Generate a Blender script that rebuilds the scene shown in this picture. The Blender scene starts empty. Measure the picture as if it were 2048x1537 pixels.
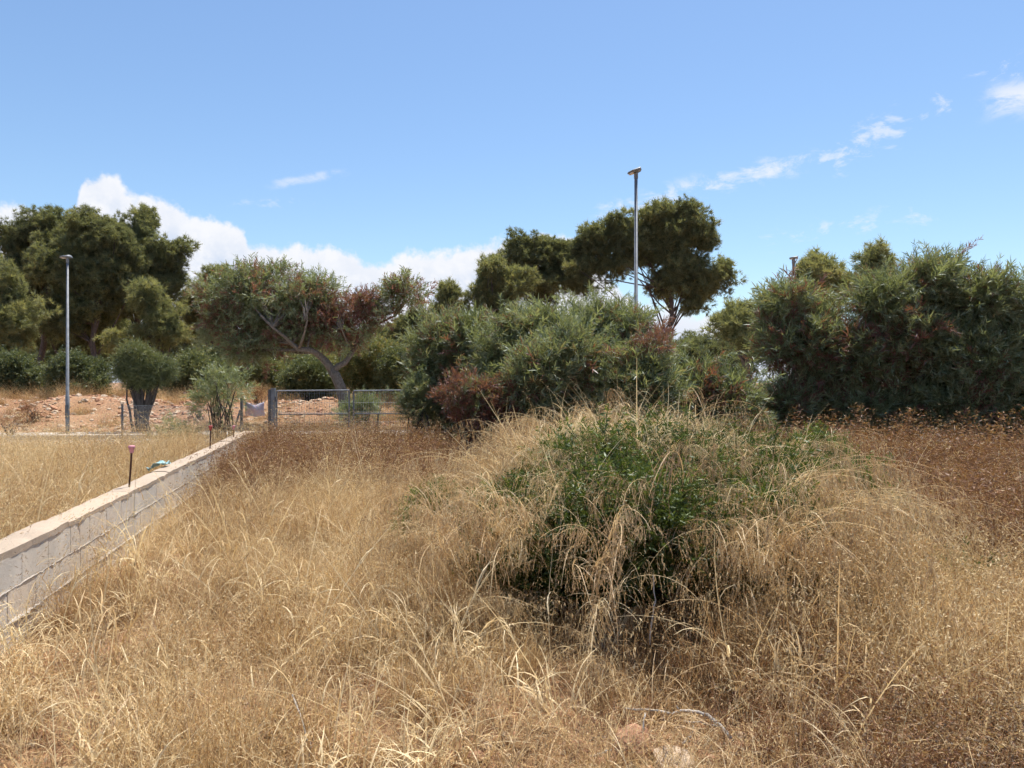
import bpy, math, random
import numpy as np
from mathutils import Vector, noise as mnoise

# ------------------------------------------------------------------ camera, sky, sun, exposure
scene = bpy.context.scene
COL = scene.collection
F, CX, CY, EYE = 1450.0, 1024.0, 765.0, 1.65          # focal length in photo pixels, principal column, horizon row, eye height


def P(px, py, d):
    """A point of the place seen at photo pixel (px, py), d metres ahead."""
    return np.array([(px - CX) / F * d, d, EYE - (py - CY) / F * d])


cam_data = bpy.data.cameras.new('camera')
cam_data.sensor_width = 36.0
cam_data.lens = 36.0 * F / 2048.0
cam_data.shift_y = -0.0017
cam_data.clip_start = 0.05
cam_data.clip_end = 3000.0
cam = bpy.data.objects.new('camera', cam_data)
cam.location = (0, 0, EYE)
cam.rotation_euler = (math.radians(90), 0, 0)
COL.objects.link(cam)
scene.camera = cam

SUN_AZ, SUN_EL = math.radians(24), math.radians(70)
sun_data = bpy.data.lights.new('sun', 'SUN')
sun_data.energy = 4.6
sun_data.angle = math.radians(0.53)
sun_data.color = (1.0, 0.945, 0.86)
sun = bpy.data.objects.new('sun', sun_data)
sdir = Vector((math.sin(SUN_AZ) * math.cos(SUN_EL), math.cos(SUN_AZ) * math.cos(SUN_EL), math.sin(SUN_EL)))
sun.rotation_euler = sdir.to_track_quat('Z', 'Y').to_euler()
sun.location = (0, 0, 40)
COL.objects.link(sun)

scene.view_settings.view_transform = 'Standard'
scene.view_settings.look = 'None'
scene.view_settings.exposure = 0.8
scene.view_settings.gamma = 1.0
scene.render.engine = 'CYCLES'
scene.cycles.max_bounces = 5
scene.cycles.diffuse_bounces = 3
scene.cycles.transmission_bounces = 4
scene.cycles.glossy_bounces = 2
scene.cycles.sample_clamp_indirect = 6.0
scene.cycles.use_adaptive_sampling = True
scene.cycles.adaptive_threshold = 0.035
scene.cycles.adaptive_min_samples = 20


class NT:
    """Small helper for building node trees."""
    def __init__(self, tree):
        self.t = tree
        self.n = tree.nodes
        self.l = tree.links

    def add(self, typ, **kw):
        nd = self.n.new(typ)
        for k, v in kw.items():
            setattr(nd, k, v)
        return nd

    def put(self, sock, val):
        if val is None:
            return
        if isinstance(val, bpy.types.NodeSocket):
            self.l.new(val, sock)
        else:
            if sock.type == 'RGBA' and not hasattr(val, '__len__'):
                val = (val, val, val, 1)
            elif sock.type == 'RGBA' and len(val) == 3:
                val = (*val, 1)
            sock.default_value = val

    def math(self, op, a, b=None, c=None, clamp=False):
        nd = self.add('ShaderNodeMath', operation=op, use_clamp=clamp)
        self.put(nd.inputs[0], a)
        self.put(nd.inputs[1], b)
        self.put(nd.inputs[2], c)
        return nd.outputs[0]

    def mix(self, fac, a, b, blend='MIX'):
        nd = self.add('ShaderNodeMix', data_type='RGBA', blend_type=blend)
        self.put(nd.inputs[0], fac)
        self.put(nd.inputs[6], a)
        self.put(nd.inputs[7], b)
        return nd.outputs[2]

    def noise(self, vec, scale, detail=4, rough=0.55, dist=0.0, out=0):
        nd = self.add('ShaderNodeTexNoise')
        self.put(nd.inputs['Vector'], vec)
        nd.inputs['Scale'].default_value = scale
        nd.inputs['Detail'].default_value = detail
        nd.inputs['Roughness'].default_value = rough
        nd.inputs['Distortion'].default_value = dist
        return nd.outputs[out]

    def smooth(self, v, lo, hi, to0=0.0, to1=1.0):
        nd = self.add('ShaderNodeMapRange', interpolation_type='SMOOTHSTEP')
        self.put(nd.inputs[0], v)
        self.put(nd.inputs[1], lo)
        self.put(nd.inputs[2], hi)
        self.put(nd.inputs[3], to0)
        self.put(nd.inputs[4], to1)
        return nd.outputs[0]

    def ramp(self, fac, stops):
        nd = self.add('ShaderNodeValToRGB')
        cr = nd.color_ramp
        while len(cr.elements) < len(stops):
            cr.elements.new(0.5)
        for e, (p, c) in zip(cr.elements, stops):
            e.position = p
            e.color = (*c, 1)
        self.put(nd.inputs[0], fac)
        return nd.outputs[0]


def sky_angle(px, py):
    az = math.degrees(math.atan((px - CX) / F))
    el = math.degrees(math.atan((CY - py) / math.hypot(F, px - CX)))
    return az, el


CLOUD_LIT, CLOUD_SHADE = (6.2, 6.3, 6.6), (3.6, 4.4, 5.8)


def build_world():
    w = bpy.data.worlds.new('World')
    scene.world = w
    w.use_nodes = True
    w.cycles.sampling_method = 'MANUAL'
    w.cycles.sample_map_resolution = 512
    g = NT(w.node_tree)
    g.n.clear()
    out = g.add('ShaderNodeOutputWorld')
    bg = g.add('ShaderNodeBackground')
    g.l.new(bg.outputs[0], out.inputs[0])
    bg.inputs[1].default_value = 0.088
    sky = g.add('ShaderNodeTexSky', sky_type='NISHITA')
    sky.sun_disc = False
    sky.sun_elevation = SUN_EL
    sky.sun_rotation = SUN_AZ
    sky.air_density = 1.15
    sky.dust_density = 0.35
    sky.ozone_density = 3.0
    sky.altitude = 40
    tc = g.add('ShaderNodeTexCoord')
    d = tc.outputs['Generated']
    sep = g.add('ShaderNodeSeparateXYZ')
    g.l.new(d, sep.inputs[0])
    az = g.math('MULTIPLY', g.math('ARCTAN2', sep.outputs[0], sep.outputs[1]), 57.29578)
    el = g.math('MULTIPLY', g.math('ARCSINE', sep.outputs[2]), 57.29578)
    # cumulus bank low over the land: height of its top by compass direction
    prof = [(-80, 470), (-20, 412), (25, 408), (75, 425), (130, 440), (150, 428), (156, 380), (164, 354), (178, 345), (205, 342), (232, 348), (246, 366), (256, 388), (300, 392), (345, 400), (368, 418), (395, 432), (440, 440), (484, 452), (500, 482), (560, 492),
            (622, 492), (700, 502), (735, 520), (770, 526), (815, 508), (880, 505), (960, 490), (1040, 470),
            (1120, 470), (1180, 520), (1300, 600), (1500, 640), (1750, 650), (2048, 650)]
    pts = [sky_angle(*q) for q in prof]
    fc = g.add('ShaderNodeFloatCurve')
    cv = fc.mapping.curves[0]
    xs = [((a + 45) / 90, e / 25) for a, e in pts]
    cv.points[0].location = xs[0]
    cv.points[-1].location = xs[-1]
    for q in xs[1:-1]:
        cv.points.new(*q)
    fc.mapping.extend = 'HORIZONTAL'
    fc.mapping.update()
    g.put(fc.inputs[1], g.math('DIVIDE', g.math('ADD', az, 45.0), 90.0))
    top = g.math('MULTIPLY', fc.outputs[0], 25.0)
    n1 = g.noise(d, 15, 5, 0.6)
    n2 = g.noise(d, 52, 3, 0.65)
    off = g.math('ADD', g.math('MULTIPLY', g.math('SUBTRACT', n1, 0.5), 2.6), g.math('MULTIPLY', g.math('SUBTRACT', n2, 0.5), 1.6))
    depth = g.math('SUBTRACT', g.math('ADD', top, off), el)
    mask = g.smooth(depth, -0.15, 0.65)
    body = g.smooth(depth, 0.3, 3.2)
    lump = g.smooth(g.math('ADD', n1, g.math('MULTIPLY', n2, 0.35)), 0.50, 0.82, 1.0, 0.0)
    shade = g.math('MULTIPLY', g.math('ADD', g.math('MULTIPLY', body, 0.55), 0.25), lump, clamp=True)
    cw = g.mix(shade, CLOUD_LIT, CLOUD_SHADE)
    # high thin wisps: a streak rising to the right and a small one on the left
    st = g.add('ShaderNodeMapping')
    st.inputs['Rotation'].default_value = (0, math.radians(14), 0)
    st.inputs['Scale'].default_value = (1.0, 1.0, 2.0)
    g.l.new(d, st.inputs[0])
    wn = g.noise(st.outputs[0], 24, 5, 0.66, 0.35)

    def streak(p0, p1, width, lo, hi, gain):
        (a0, e0), (a1, e1) = sky_angle(*p0), sky_angle(*p1)
        L = math.hypot(a1 - a0, e1 - e0)
        ux, uy = (a1 - a0) / L, (e1 - e0) / L
        da, de = g.math('SUBTRACT', az, a0), g.math('SUBTRACT', el, e0)
        along = g.math('ADD', g.math('MULTIPLY', da, ux), g.math('MULTIPLY', de, uy))
        side = g.math('ABSOLUTE', g.math('SUBTRACT', g.math('MULTIPLY', da, uy), g.math('MULTIPLY', de, ux)))
        band = g.smooth(side, 0.1, width, 1.0, 0.0)
        ends = g.math('MULTIPLY', g.smooth(along, -0.6, 1.5), g.smooth(along, L - 1.5, L + 0.6, 1.0, 0.0))
        v = g.math('MULTIPLY', band, ends)
        return g.math('MULTIPLY', g.math('MULTIPLY', v, g.smooth(g.math('ADD', wn, g.math('MULTIPLY', v, 0.12)), lo, hi)), gain)
    ws = streak((1180, 430), (1640, 310), 1.5, 0.52, 0.80, 0.75)
    for a in (((1600, 340), (2200, 60), 2.6, 0.62, 0.80, 0.55), ((535, 372), (700, 342), 0.5, 0.42, 0.72, 0.45),
              ((1960, 205), (2220, 170), 1.7, 0.42, 0.70, 0.8), ((1500, 480), (1900, 420), 1.6, 0.62, 0.8, 0.45),
              ((450, 410), (640, 400), 0.6, 0.56, 0.75, 0.3)):
        ws = g.math('MAXIMUM', ws, streak(*a))
    blue = g.mix(1.0, sky.outputs[0], (0.93, 0.99, 1.04), 'MULTIPLY')
    col = g.mix(ws, blue, CLOUD_LIT)
    col = g.mix(mask, col, cw)
    g.l.new(col, bg.inputs[0])


build_world()

# ------------------------------------------------------------------ helpers
R = np.random.default_rng(7)


def rng(seed):
    return np.random.default_rng(seed)


def tag(o, label=None, cat=None, group=None, kind=None):
    if label:
        o['label'] = label
    if cat:
        o['category'] = cat
    if group:
        o['group'] = group
    if kind:
        o['kind'] = kind
    return o


def empty(name, loc):
    o = bpy.data.objects.new(name, None)
    o.location = tuple(float(v) for v in loc)
    o.empty_display_size = 0.2
    COL.objects.link(o)
    return o


class MB:
    """Collects vertices and faces; build() links them as ONE mesh object."""
    def __init__(self):
        self.v, self.f, self.a = [], [], []

    def quad_strip(self, pts, width, side, var=0.5):
        """A flat ribbon along pts; width per point; side = unit vector(s) across."""
        i0 = len(self.v)
        n = len(pts)
        for k in range(n):
            s = side if np.ndim(side) == 1 else side[k]
            h = s * (width[k] * 0.5)
            self.v.append(pts[k] - h)
            self.v.append(pts[k] + h)
            self.a += [var, var]
        for k in range(n - 1):
            a = i0 + 2 * k
            self.f.append((a, a + 1, a + 3, a + 2))

    def tri(self, a, b, c, var=0.5):
        i = len(self.v)
        self.v += [a, b, c]
        self.a += [var] * 3
        self.f.append((i, i + 1, i + 2))

    def quad(self, a, b, c, d, var=0.5):
        i = len(self.v)
        self.v += [a, b, c, d]
        self.a += [var] * 4
        self.f.append((i, i + 1, i + 2, i + 3))

    def box(self, lo, hi, var=0.5):
        x0, y0, z0 = lo
        x1, y1, z1 = hi
        i = len(self.v)
        self.v += [np.array(q, float) for q in ((x0, y0, z0), (x1, y0, z0), (x1, y1, z0), (x0, y1, z0), (x0, y0, z1), (x1, y0, z1), (x1, y1, z1), (x0, y1, z1))]
        self.a += [var] * 8
        for q in ((0, 3, 2, 1), (4, 5, 6, 7), (0, 1, 5, 4), (1, 2, 6, 5), (2, 3, 7, 6), (3, 0, 4, 7)):
            self.f.append(tuple(i + k for k in q))

    def tube(self, pts, rad, sides=7, cap=True, var=0.5, rough=0.0, rg=None):
        pts = [np.asarray(p, float) for p in pts]
        i0 = len(self.v)
        n = len(pts)
        up = np.array([0.31, 0.2, 0.93])
        prev = None
        for k in range(n):
            t = pts[min(k + 1, n - 1)] - pts[max(k - 1, 0)]
            t = t / (np.linalg.norm(t) + 1e-9)
            ref = up if prev is None else prev
            s = ref - t * np.dot(ref, t)
            if np.linalg.norm(s) < 1e-3:
                s = np.cross(t, [1.0, 0.1, 0])
            s = s / np.linalg.norm(s)
            prev = s
            b = np.cross(t, s)
            for j in range(sides):
                an = 2 * math.pi * j / sides
                r = rad[k] * (1 + (rg.uniform(-rough, rough) if rg is not None else 0))
                self.v.append(pts[k] + (s * math.cos(an) + b * math.sin(an)) * r)
                self.a.append(var)
        for k in range(n - 1):
            for j in range(sides):
                a = i0 + k * sides + j
                b = i0 + k * sides + (j + 1) % sides
                self.f.append((a, b, b + sides, a + sides))
        if cap:
            self.f.append(tuple(i0 + j for j in range(sides))[::-1])
            self.f.append(tuple(i0 + (n - 1) * sides + j for j in range(sides)))

    def mesh(self, name, mat, smooth=False):
        me = bpy.data.meshes.new(name)
        me.from_pydata([tuple(map(float, p)) for p in self.v], [], self.f)
        at = me.attributes.new('var', 'FLOAT', 'POINT')
        at.data.foreach_set('value', np.array(self.a, np.float32))
        if mat:
            me.materials.append(mat)
        if smooth:
            me.polygons.foreach_set('use_smooth', np.ones(len(me.polygons), bool))
        me.update()
        return me

    def build(self, name, mat, parent=None, smooth=False, origin=None):
        o = bpy.data.objects.new(name, None if False else self.mesh(name, mat, smooth))
        COL.objects.link(o)
        if origin is not None:
            o.data.transform(__import__('mathutils').Matrix.Translation(-Vector([float(q) for q in origin])))
            o.location = tuple(float(q) for q in origin)
        if parent is not None:
            o.parent = parent
            o.matrix_parent_inverse.identity()
            o.location = Vector(o.location) - parent.location
        return o


def unit(v):
    v = np.asarray(v, float)
    return v / (np.linalg.norm(v) + 1e-9)


# ------------------------------------------------------------------ materials
def principled(name):
    m = bpy.data.materials.new(name)
    m.use_nodes = True
    g = NT(m.node_tree)
    b = g.n['Principled BSDF']
    return m, g, b


def foliage_mat(name, stops, trans=0.35, gloss=0.06, rough=0.45, spread=0.5, tcol=(1.15, 1.1, 0.6)):
    """Leaf/blade material: colour by plant ('tint', per instance) and by leaf ('var', per mesh)."""
    m = bpy.data.materials.new(name)
    m.use_nodes = True
    g = NT(m.node_tree)
    g.n.clear()
    out = g.add('ShaderNodeOutputMaterial')
    ti = g.add('ShaderNodeAttribute', attribute_type='INSTANCER', attribute_name='tint')
    va = g.add('ShaderNodeAttribute', attribute_type='GEOMETRY', attribute_name='var')
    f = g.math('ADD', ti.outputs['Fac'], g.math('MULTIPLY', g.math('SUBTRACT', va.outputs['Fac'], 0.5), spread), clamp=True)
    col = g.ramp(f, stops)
    df = g.add('ShaderNodeBsdfDiffuse')
    tr = g.add('ShaderNodeBsdfTranslucent')
    g.put(df.inputs[0], col)
    g.put(tr.inputs[0], g.mix(1.0, col, (*tcol,), 'MULTIPLY'))
    mx = g.add('ShaderNodeMixShader')
    mx.inputs[0].default_value = trans
    g.l.new(df.outputs[0], mx.inputs[1])
    g.l.new(tr.outputs[0], mx.inputs[2])
    last = mx.outputs[0]
    if gloss > 0:
        gl = g.add('ShaderNodeBsdfGlossy')
        gl.inputs['Roughness'].default_value = rough
        gl.inputs[0].default_value = (0.9, 0.95, 1, 1)
        m2 = g.add('ShaderNodeMixShader')
        m2.inputs[0].default_value = gloss
        g.l.new(last, m2.inputs[1])
        g.l.new(gl.outputs[0], m2.inputs[2])
        last = m2.outputs[0]
    g.l.new(last, out.inputs[0])
    return m


STRAW = foliage_mat('dry_straw', [(0.0, (0.19, 0.105, 0.052)), (0.3, (0.37, 0.235, 0.11)), (0.6, (0.57, 0.40, 0.195)), (1.0, (0.84, 0.70, 0.43))], 0.35, 0.02, 0.5, 0.75, (1.05, 1.0, 0.9))
FRINGE = foliage_mat('feathery_straw', [(0.0, (0.34, 0.225, 0.12)), (0.5, (0.56, 0.40, 0.22)), (1.0, (0.80, 0.66, 0.41))], 0.35, 0.02, 0.5, 0.6, (1.05, 1.0, 0.88))
HERB = foliage_mat('dry_red_herb', [(0.0, (0.11, 0.055, 0.034)), (0.4, (0.25, 0.125, 0.068)), (0.7, (0.36, 0.205, 0.108)), (1.0, (0.50, 0.36, 0.20))], 0.3, 0.02, 0.5, 0.6)
ACACIA = foliage_mat('acacia_leaf', [(0.0, (0.092, 0.108, 0.048)), (0.25, (0.178, 0.208, 0.094)), (0.5, (0.285, 0.325, 0.19)), (0.66, (0.26, 0.245, 0.13)), (0.74, (0.165, 0.088, 0.062)), (1.0, (0.27, 0.115, 0.085))], 0.42, 0.05, 0.5, 0.3)
PINE = foliage_mat('pine_needle', [(0.0, (0.085, 0.096, 0.06)), (0.4, (0.18, 0.20, 0.115)), (0.75, (0.275, 0.285, 0.145)), (1.0, (0.36, 0.34, 0.175))], 0.5, 0.02, 0.5, 0.5)
MASTIC = foliage_mat('mastic_leaf', [(0.0, (0.042, 0.062, 0.014)), (0.5, (0.105, 0.145, 0.03)), (1.0, (0.20, 0.24, 0.05))], 0.34, 0.03, 0.5, 0.55)
OLIVE = foliage_mat('scrub_leaf', [(0.0, (0.075, 0.095, 0.046)), (0.4, (0.14, 0.165, 0.078)), (0.7, (0.20, 0.215, 0.09)), (0.85, (0.27, 0.255, 0.085)), (1.0, (0.30, 0.22, 0.11))], 0.36, 0.03, 0.5, 0.4)


def bark_mat(name, a, b):
    m, g, bs = principled(name)
    tc = g.add('ShaderNodeTexCoord')
    mp = g.add('ShaderNodeMapping')
    mp.inputs['Scale'].default_value = (6, 6, 1.6)
    g.l.new(tc.outputs['Object'], mp.inputs[0])
    n = g.noise(mp.outputs[0], 5, 7, 0.65)
    g.put(bs.inputs['Base Color'], g.ramp(n, [(0.3, a), (0.7, b)]))
    bs.inputs['Roughness'].default_value = 0.95
    bp = g.add('ShaderNodeBump')
    bp.inputs['Strength'].default_value = 0.7
    bp.inputs['Distance'].default_value = 0.03
    g.l.new(n, bp.inputs['Height'])
    g.l.new(bp.outputs[0], bs.inputs['Normal'])
    return m


BARK_PINE = bark_mat('pine_bark', (0.055, 0.042, 0.036), (0.16, 0.125, 0.105))
BARK_ACACIA = bark_mat('acacia_bark', (0.075, 0.058, 0.045), (0.25, 0.205, 0.165))
BARK_DARK = bark_mat('dark_bark', (0.04, 0.032, 0.027), (0.11, 0.092, 0.08))
BARK_DEAD = bark_mat('dead_wood', (0.30, 0.27, 0.235), (0.60, 0.56, 0.50))


def metal_mat(name, col, rough=0.5, metallic=0.3):
    m, g, bs = principled(name)
    tc = g.add('ShaderNodeTexCoord')
    n = g.noise(tc.outputs['Object'], 9, 6, 0.6)
    lo = tuple(c * 0.72 for c in col)
    hi = tuple(min(1, c * 1.2) for c in col)
    g.put(bs.inputs['Base Color'], g.ramp(n, [(0.3, lo), (0.7, hi)]))
    bs.inputs['Metallic'].default_value = metallic
    bs.inputs['Roughness'].default_value = rough
    return m


GALV = metal_mat('galvanised_steel', (0.20, 0.215, 0.23), 0.6, 0.25)
GALV_DARK = metal_mat('weathered_steel', (0.12, 0.125, 0.13), 0.65, 0.25)
WIRE = metal_mat('wire', (0.27, 0.28, 0.29), 0.5, 0.4)
RUST = metal_mat('rusty_rebar', (0.10, 0.045, 0.028), 0.85, 0.1)
PINK = metal_mat('faded_pink_plastic', (0.62, 0.27, 0.30), 0.6, 0.0)
REDCAP = metal_mat('red_plastic', (0.42, 0.07, 0.06), 0.6, 0.0)
CYAN = metal_mat('turquoise_plastic', (0.40, 0.62, 0.62), 0.5, 0.0)
LENS = metal_mat('lamp_lens', (0.62, 0.55, 0.46), 0.3, 0.0)
WHITE = metal_mat('white_paint', (0.72, 0.72, 0.70), 0.6, 0.0)


def soil_mat():
    m, g, bs = principled('red_earth')
    tc = g.add('ShaderNodeTexCoord')
    o = tc.outputs['Object']
    n1 = g.noise(o, 0.9, 8, 0.6)
    n2 = g.noise(o, 14, 8, 0.7)
    n3 = g.noise(o, 70, 4, 0.7)
    base = g.ramp(n1, [(0.3, (0.25, 0.125, 0.06)), (0.5, (0.36, 0.19, 0.095)), (0.7, (0.42, 0.26, 0.15))])
    base = g.mix(g.smooth(n2, 0.42, 0.66), base, (0.17, 0.10, 0.055))
    base = g.mix(g.smooth(n3, 0.56, 0.70), base, (0.55, 0.38, 0.25))
    g.put(bs.inputs['Base Color'], base)
    bs.inputs['Roughness'].default_value = 1.0
    bp = g.add('ShaderNodeBump')
    bp.inputs['Strength'].default_value = 0.9
    bp.inputs['Distance'].default_value = 0.04
    g.l.new(g.math('ADD', n2, g.math('MULTIPLY', n3, 0.4)), bp.inputs['Height'])
    g.l.new(bp.outputs[0], bs.inputs['Normal'])
    return m


SOIL = soil_mat()


def stone_mat(name, a, b, c):
    m, g, bs = principled(name)
    tc = g.add('ShaderNodeTexCoord')
    oi = g.add('ShaderNodeObjectInfo')
    v = g.add('ShaderNodeVectorMath', operation='ADD')
    g.l.new(tc.outputs['Object'], v.inputs[0])
    g.l.new(oi.outputs['Location'], v.inputs[1])
    n = g.noise(v.outputs[0], 7, 8, 0.65)
    n2 = g.noise(v.outputs[0], 40, 5, 0.7)
    col = g.ramp(n, [(0.3, a), (0.55, b), (0.75, c)])
    g.put(bs.inputs['Base Color'], g.mix(g.math('MULTIPLY', n2, 0.45), col, tuple(q * 0.55 for q in b)))
    bs.inputs['Roughness'].default_value = 0.95
    bp = g.add('ShaderNodeBump')
    bp.inputs['Strength'].default_value = 0.6
    bp.inputs['Distance'].default_value = 0.015
    g.l.new(n2, bp.inputs['Height'])
    g.l.new(bp.outputs[0], bs.inputs['Normal'])
    return m


ROCK_ORANGE = stone_mat('orange_stone', (0.36, 0.17, 0.085), (0.48, 0.26, 0.155), (0.56, 0.38, 0.26))
ROCK_PALE = stone_mat('pale_stone', (0.42, 0.30, 0.19), (0.60, 0.46, 0.33), (0.68, 0.58, 0.46))


def concrete_mat(name, base, warm, amount, streaks=True):
    m, g, bs = principled(name)
    tc = g.add('ShaderNodeTexCoord')
    oi = g.add('ShaderNodeObjectInfo')
    geo = g.add('ShaderNodeNewGeometry')
    n1 = g.noise(geo.outputs['Position'], 2.3, 7, 0.62)
    n2 = g.noise(geo.outputs['Position'], 60, 5, 0.75)
    n3 = g.noise(geo.outputs['Position'], 9, 6, 0.6)
    col = g.mix(g.smooth(n1, 0.38, 0.66), base, tuple(c * 1.22 for c in base))
    k = g.math('ADD', g.math('MULTIPLY', oi.outputs['Random'], 0.55), g.math('MULTIPLY', n3, 0.6))
    col = g.mix(g.math('MULTIPLY', g.smooth(k, 0.55, 0.9), amount), col, warm)
    col = g.mix(g.math('MULTIPLY', g.smooth(n2, 0.5, 0.75), 0.5), col, tuple(c * 0.6 for c in base))
    g.put(bs.inputs['Base Color'], col)
    bs.inputs['Roughness'].default_value = 0.95
    bp = g.add('ShaderNodeBump')
    bp.inputs['Strength'].default_value = 0.55
    bp.inputs['Distance'].default_value = 0.008
    g.l.new(n2, bp.inputs['Height'])
    g.l.new(bp.outputs[0], bs.inputs['Normal'])
    return m


BLOCK = concrete_mat('grey_block', (0.52, 0.475, 0.41), (0.66, 0.55, 0.42), 0.8)
MORTAR = concrete_mat('mortar', (0.40, 0.36, 0.31), (0.54, 0.45, 0.345), 0.6)
COPING = concrete_mat('coping_mortar', (0.36, 0.285, 0.215), (0.45, 0.345, 0.25), 0.8)
KERB = concrete_mat('kerb_concrete', (0.42, 0.385, 0.34), (0.5, 0.42, 0.34), 0.5)
ASPHALT = concrete_mat('old_asphalt', (0.25, 0.23, 0.20), (0.34, 0.28, 0.21), 0.6)


def banner_mat():
    m, g, bs = principled('faded_banner')
    tc = g.add('ShaderNodeTexCoord')
    n = g.noise(tc.outputs['Object'], 6, 3, 0.5, 0.6)
    col = g.ramp(n, [(0.35, (0.30, 0.32, 0.40)), (0.5, (0.45, 0.38, 0.44)), (0.62, (0.52, 0.36, 0.40)), (0.7, (0.36, 0.42, 0.50))])
    g.put(bs.inputs['Base Color'], col)
    bs.inputs['Roughness'].default_value = 0.5
    return m


BANNER = banner_mat()

# ------------------------------------------------------------------ ground
WALL_A = np.array([-2.60, 2.40])
WALL_B = np.array([-5.36, 14.95])
WDIR = unit(WALL_B - WALL_A)
WNORM = np.array([WDIR[1], -WDIR[0]])      # towards the field side
WLEN = float(np.linalg.norm(WALL_B - WALL_A))


def side_of_wall(x, y):
    """>0 on the field side (right of the wall)."""
    return (x - WALL_A[0]) * WNORM[0] + (y - WALL_A[1]) * WNORM[1]


def sstep(v, a, b):
    t = np.clip((v - a) / (b - a), 0, 1)
    return t * t * (3 - 2 * t)


def vnoise(x, y, s, seed=0):
    """Cheap smooth value noise, vectorised."""
    x = np.asarray(x, float) * s + seed * 17.3
    y = np.asarray(y, float) * s - seed * 9.1
    xi, yi = np.floor(x), np.floor(y)
    fx, fy = x - xi, y - yi
    fx, fy = fx * fx * (3 - 2 * fx), fy * fy * (3 - 2 * fy)

    def h(a, b):
        q = np.sin(a * 127.1 + b * 311.7 + seed * 74.7) * 43758.5453
        return q - np.floor(q)
    return (h(xi, yi) * (1 - fx) + h(xi + 1, yi) * fx) * (1 - fy) + (h(xi, yi + 1) * (1 - fx) + h(xi + 1, yi + 1) * fx) * fy


def street_y(x, y):
    return y - 0.10 * (x + 12.0)


def gz(x, y):
    x, y = np.asarray(x, float), np.asarray(y, float)
    s = street_y(x, y)
    flat = 1 - sstep(s, 14.6, 15.4) * (1 - sstep(s, 22.6, 23.4))
    z = (vnoise(x, y, 0.5, 1) - 0.5) * 0.12 * flat + (vnoise(x, y, 2.1, 2) - 0.5) * 0.06 * flat
    z = z + np.where((side_of_wall(x, y) < -0.2) & (y < 15.2), 0.08, 0.0) * flat
    z = z + 0.92 * sstep(s, 22.9, 28.5) + (vnoise(x, y, 0.7, 3) - 0.5) * 0.35 * sstep(s, 23.2, 26) * (1 - sstep(s, 30, 36))
    z = z - 0.035 * sstep(s, 14.8, 15.6) * (1 - sstep(s, 22.4, 23.0))
    return z


def build_ground():
    xs = np.concatenate([-np.geomspace(900, 32, 16), np.arange(-30, 30.01, 0.33), np.geomspace(32, 900, 16)])
    ys = np.concatenate([[-300, -120, -50, -20, -10, -5], np.arange(-3, 36, 0.33), np.geomspace(37, 1200, 22)])
    X, Y = np.meshgrid(xs, ys)
    Z = gz(X, Y)
    v = np.stack([X, Y, Z], -1).reshape(-1, 3)
    nx, ny = len(xs), len(ys)
    idx = np.arange(nx * ny).reshape(ny, nx)
    f = np.stack([idx[:-1, :-1], idx[:-1, 1:], idx[1:, 1:], idx[1:, :-1]], -1).reshape(-1, 4)
    me = bpy.data.meshes.new('ground')
    me.from_pydata(v.tolist(), [], f.tolist())
    me.materials.append(SOIL)
    me.polygons.foreach_set('use_smooth', np.ones(len(me.polygons), bool))
    o = bpy.data.objects.new('ground', me)
    COL.objects.link(o)
    tag(o, 'bare reddish orange earth under the dry grass and on the bank', None, None, 'structure')


build_ground()


def street_pt(x, s, z):
    return np.array([x, s + 0.10 * (x + 12.0), z])


def build_street():
    m = MB()
    for x0 in range(-60, 60, 10):
        m.quad(street_pt(x0, 15.7, 0.0), street_pt(x0 + 10, 15.7, 0.0), street_pt(x0 + 10, 20.9, 0.0), street_pt(x0, 20.9, 0.0))
    tag(m.build('road', ASPHALT), 'narrow grey road running across behind the gate', None, None, 'structure')
    m = MB()
    for x0 in range(-60, 60, 10):
        a, b = street_pt(x0, 21.06, 0.11), street_pt(x0 + 10, 21.06, 0.11)
        c, d = street_pt(x0 + 10, 22.5, 0.11), street_pt(x0, 22.5, 0.11)
        m.quad(a, b, c, d)
        m.quad(d, c, c - [0, 0, 0.2], d - [0, 0, 0.2])
    pav = tag(m.build('pavement', KERB), 'pale concrete pavement on the far side of the road', None, None, 'structure')
    km = MB()
    km.box((-0.495, -0.075, -0.10), (0.495, 0.075, 0.125))
    kme = km.mesh('kerb_stone', KERB)
    for i in range(44):
        o = bpy.data.objects.new('kerb_stone', kme)
        COL.objects.link(o)
        o.parent = pav
        q = street_pt(-26 + i, 20.985, 0.0)
        o.location = q
        o.rotation_euler = (0, 0, math.atan(0.10))


build_street()

# ------------------------------------------------------------------ block wall beside the field
def wpt(t, n, z):
    """Along the wall, across it (n = 0 on the field face, positive to the other side), height."""
    q = WALL_A + WDIR * t - WNORM * n
    return np.array([q[0], q[1], z])


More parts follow.
